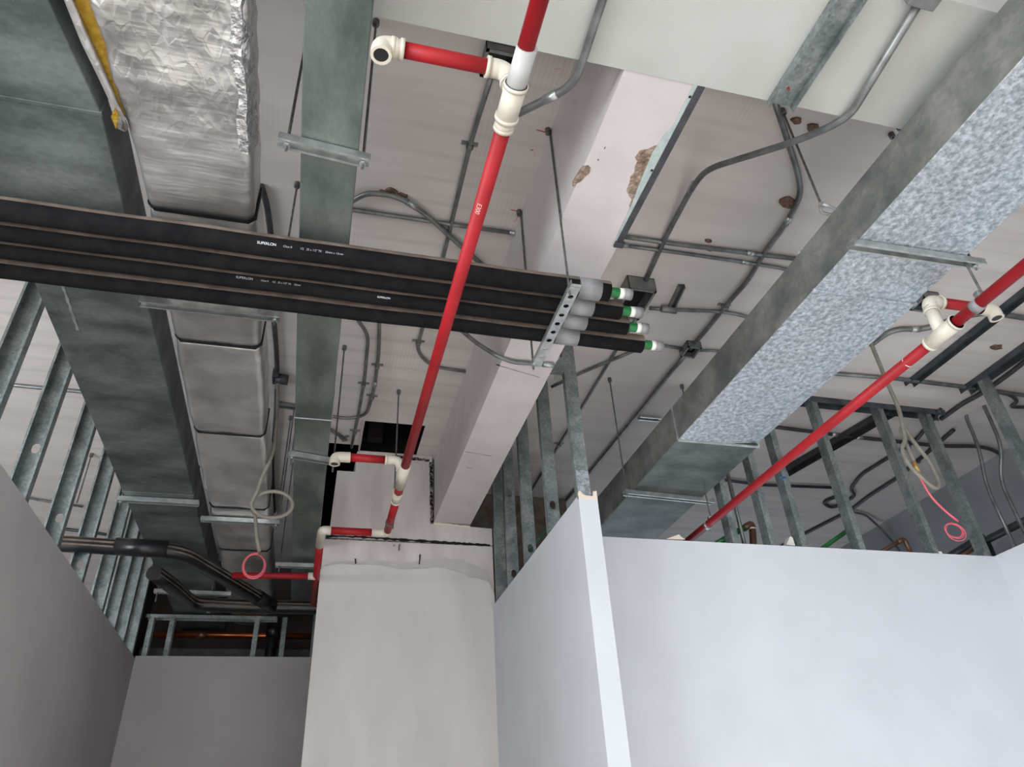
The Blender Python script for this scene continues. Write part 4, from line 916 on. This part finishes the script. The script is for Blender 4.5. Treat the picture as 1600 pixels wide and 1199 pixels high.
drain('level black drain pipe with a brown bend by the back wall', [(-1.113, 5.474, 3.440), (-1.027, 5.748, 3.440), (-0.929, 6.197, 3.440), (-0.544, 6.234, 3.440), (0.061, 6.220, 3.440), (0.376, 6.231, 3.440)], r=.055)
t = thing('drain_pipe', 'vertical black drain pipe stub dropping behind the back wall', 'pipe', (-0.2, 7.2, 2.8))
part('pipe', tube([(-0.33, 7.18, 2.9), (-0.33, 7.18, 3.62)], .05, 16), 'drain_black', t, smooth=True)
part('hub', tube([(-0.33, 7.18, 3.44), (-0.33, 7.18, 3.56)], .06, 16), 'drain_black', t, smooth=True)
t = thing('copper_pipe', 'shiny copper pipe behind the back wall studs', 'pipe', (-0.6, 7.35, 3.45))
part('pipe', tube([(-1.36, 7.32, 3.49), (0.4, 7.32, 3.495)], .032, 16), 'copper', t, smooth=True)
part('joint', tube([(-1.0, 7.32, 3.491), (-0.93, 7.32, 3.491)], .035, 16), 'copper_dull', t, smooth=True)
ob('back_duct', box((-1.5, 7.5, 3.28), (0.3, 7.9, 3.42)), 'dark_conduit', label='dark flat duct low behind the back wall studs', cat='air duct', bevel=.01)
t = thing('pipe_clamp', 'strap and rod holding the level drain pipe', 'clamp', (-0.72, 6.2, 3.4))
p = Vector((-0.803, 6.238, 3.440)); part('strap', G().tube([p + Vector((-.012, 0, 0)), p + Vector((.012, 0, 0))], .0575, 18), 'galv_strut', t, smooth=True); part('rod', rodg(p.x, p.y, 3.49, CE), 'rod_steel', t)
t = thing('service_strut', 'thin bright strut behind the drain pipes', 'hanger', (-.9, 6.4, 3.55))
strut(t, (-1.227, 6.202, 3.520)[:2], (-0.654, 6.233, 3.520)[:2], 3.52); part('rod', rodg(*(-1.199, 6.199, 3.520)[:2], 3.45, CE), 'rod_steel', t)
t = thing('service_strut', 'short strut under the narrow duct by the red elbow', 'hanger', (-.15, 5.3, 3.5))
strut(t, (-.30, 5.55), (.0, 5.55), 3.54); part('rod', rodg(-.27, 5.55, 3.5, CE), 'rod_steel', t)

def small_pipe(label, pts, r, mat, elbow=None, emat='copper_dull', fil=.05):
    t = thing('water_pipe', label, 'pipe', tuple(Vector(pts[0])))
    part('pipe', tube(pts, r, 12, fil), mat, t, smooth=True)
    if elbow: part('elbow', tube(elbow, r + .003, 12, fil), emat, t, smooth=True)
    e_ = (elbow or pts)[-1 if elbow else 0]; part('riser', tube([(e_[0], e_[1], 0.0), tuple(e_)], r, 12), emat if elbow else mat, t, smooth=True)
    return t
t = small_pipe('green water pipe with copper elbow above the white wall', [(2.535, 4.050, 3.278), (2.787, 4.050, 3.412)], .020, 'pipe_green', [(2.764, 4.050, 3.397), (2.839, 4.050, 3.443), (2.811, 4.050, 3.300), (2.790, 4.050, 3.201)])
part('ring', tube([(2.831, 4.050, 3.401), (2.830, 4.050, 3.392)], .0245, 12), 'white_plastic', t, smooth=True)
small_pipe('dark green pipe behind the middle right studs', [(3.288, 4.100, 3.250), (3.641, 4.100, 3.450)], .015, 'pipe_green')
small_pipe('brown copper pipe bend behind the right wall top', [(3.803, 4.050, 3.272), (3.994, 4.050, 3.361)], .014, 'copper_dull', [(3.981, 4.050, 3.355), (4.054, 4.050, 3.388), (4.062, 4.050, 3.264)], fil=.03)
small_pipe('small dark pipe elbow close to the right corner', [(4.431, 4.000, 3.252), (4.585, 4.000, 3.316)], .014, 'copper_dull', [(4.571, 4.000, 3.311), (4.634, 4.000, 3.333), (4.609, 4.000, 3.250)], 'brass', fil=.03)
small_pipe('green pipe and brace behind the nib wall studs', [(1.530, 5.000, 3.556), (1.717, 5.000, 3.750)], .010, 'green_paint')
small_pipe('dark pipe sloping behind the corner stud', [(5.000, 4.637, 3.499), (5.000, 4.245, 3.532)], .028, 'dark_conduit')
small_pipe('dark pipe at the right edge behind side wall', [(5.300, 4.488, 3.604), (5.300, 4.038, 3.611)], .03, 'dark_conduit')
ob('board_offcut', G().prism([(2.062, 3.850, 3.207)[::2], (2.192, 3.850, 3.210)[::2], (2.169, 3.850, 3.225)[::2], (2.155, 3.850, 3.241)[::2]], 'y', 3.842, 3.849), 'torn_paper', label='torn board scrap on top of the white wall', cat='scrap')
ob('white_cap', G().prism([(2.934, 3.900, 3.226)[::2], (2.999, 3.900, 3.220)[::2], (2.997, 3.900, 3.277)[::2], (2.981, 3.900, 3.285)[::2]], 'y', 3.88, 3.93), 'white_plastic', label='small white plastic tab between right wall studs', cat='scrap')
part('blue_mark', jag_strip([(3.0, 3.70), (3.06, 3.705), (3.02, 3.69), (3.03, 3.67)], .006, .012, 'y', 3.8505, 3.8515, .01), 'blue_ink', wr)
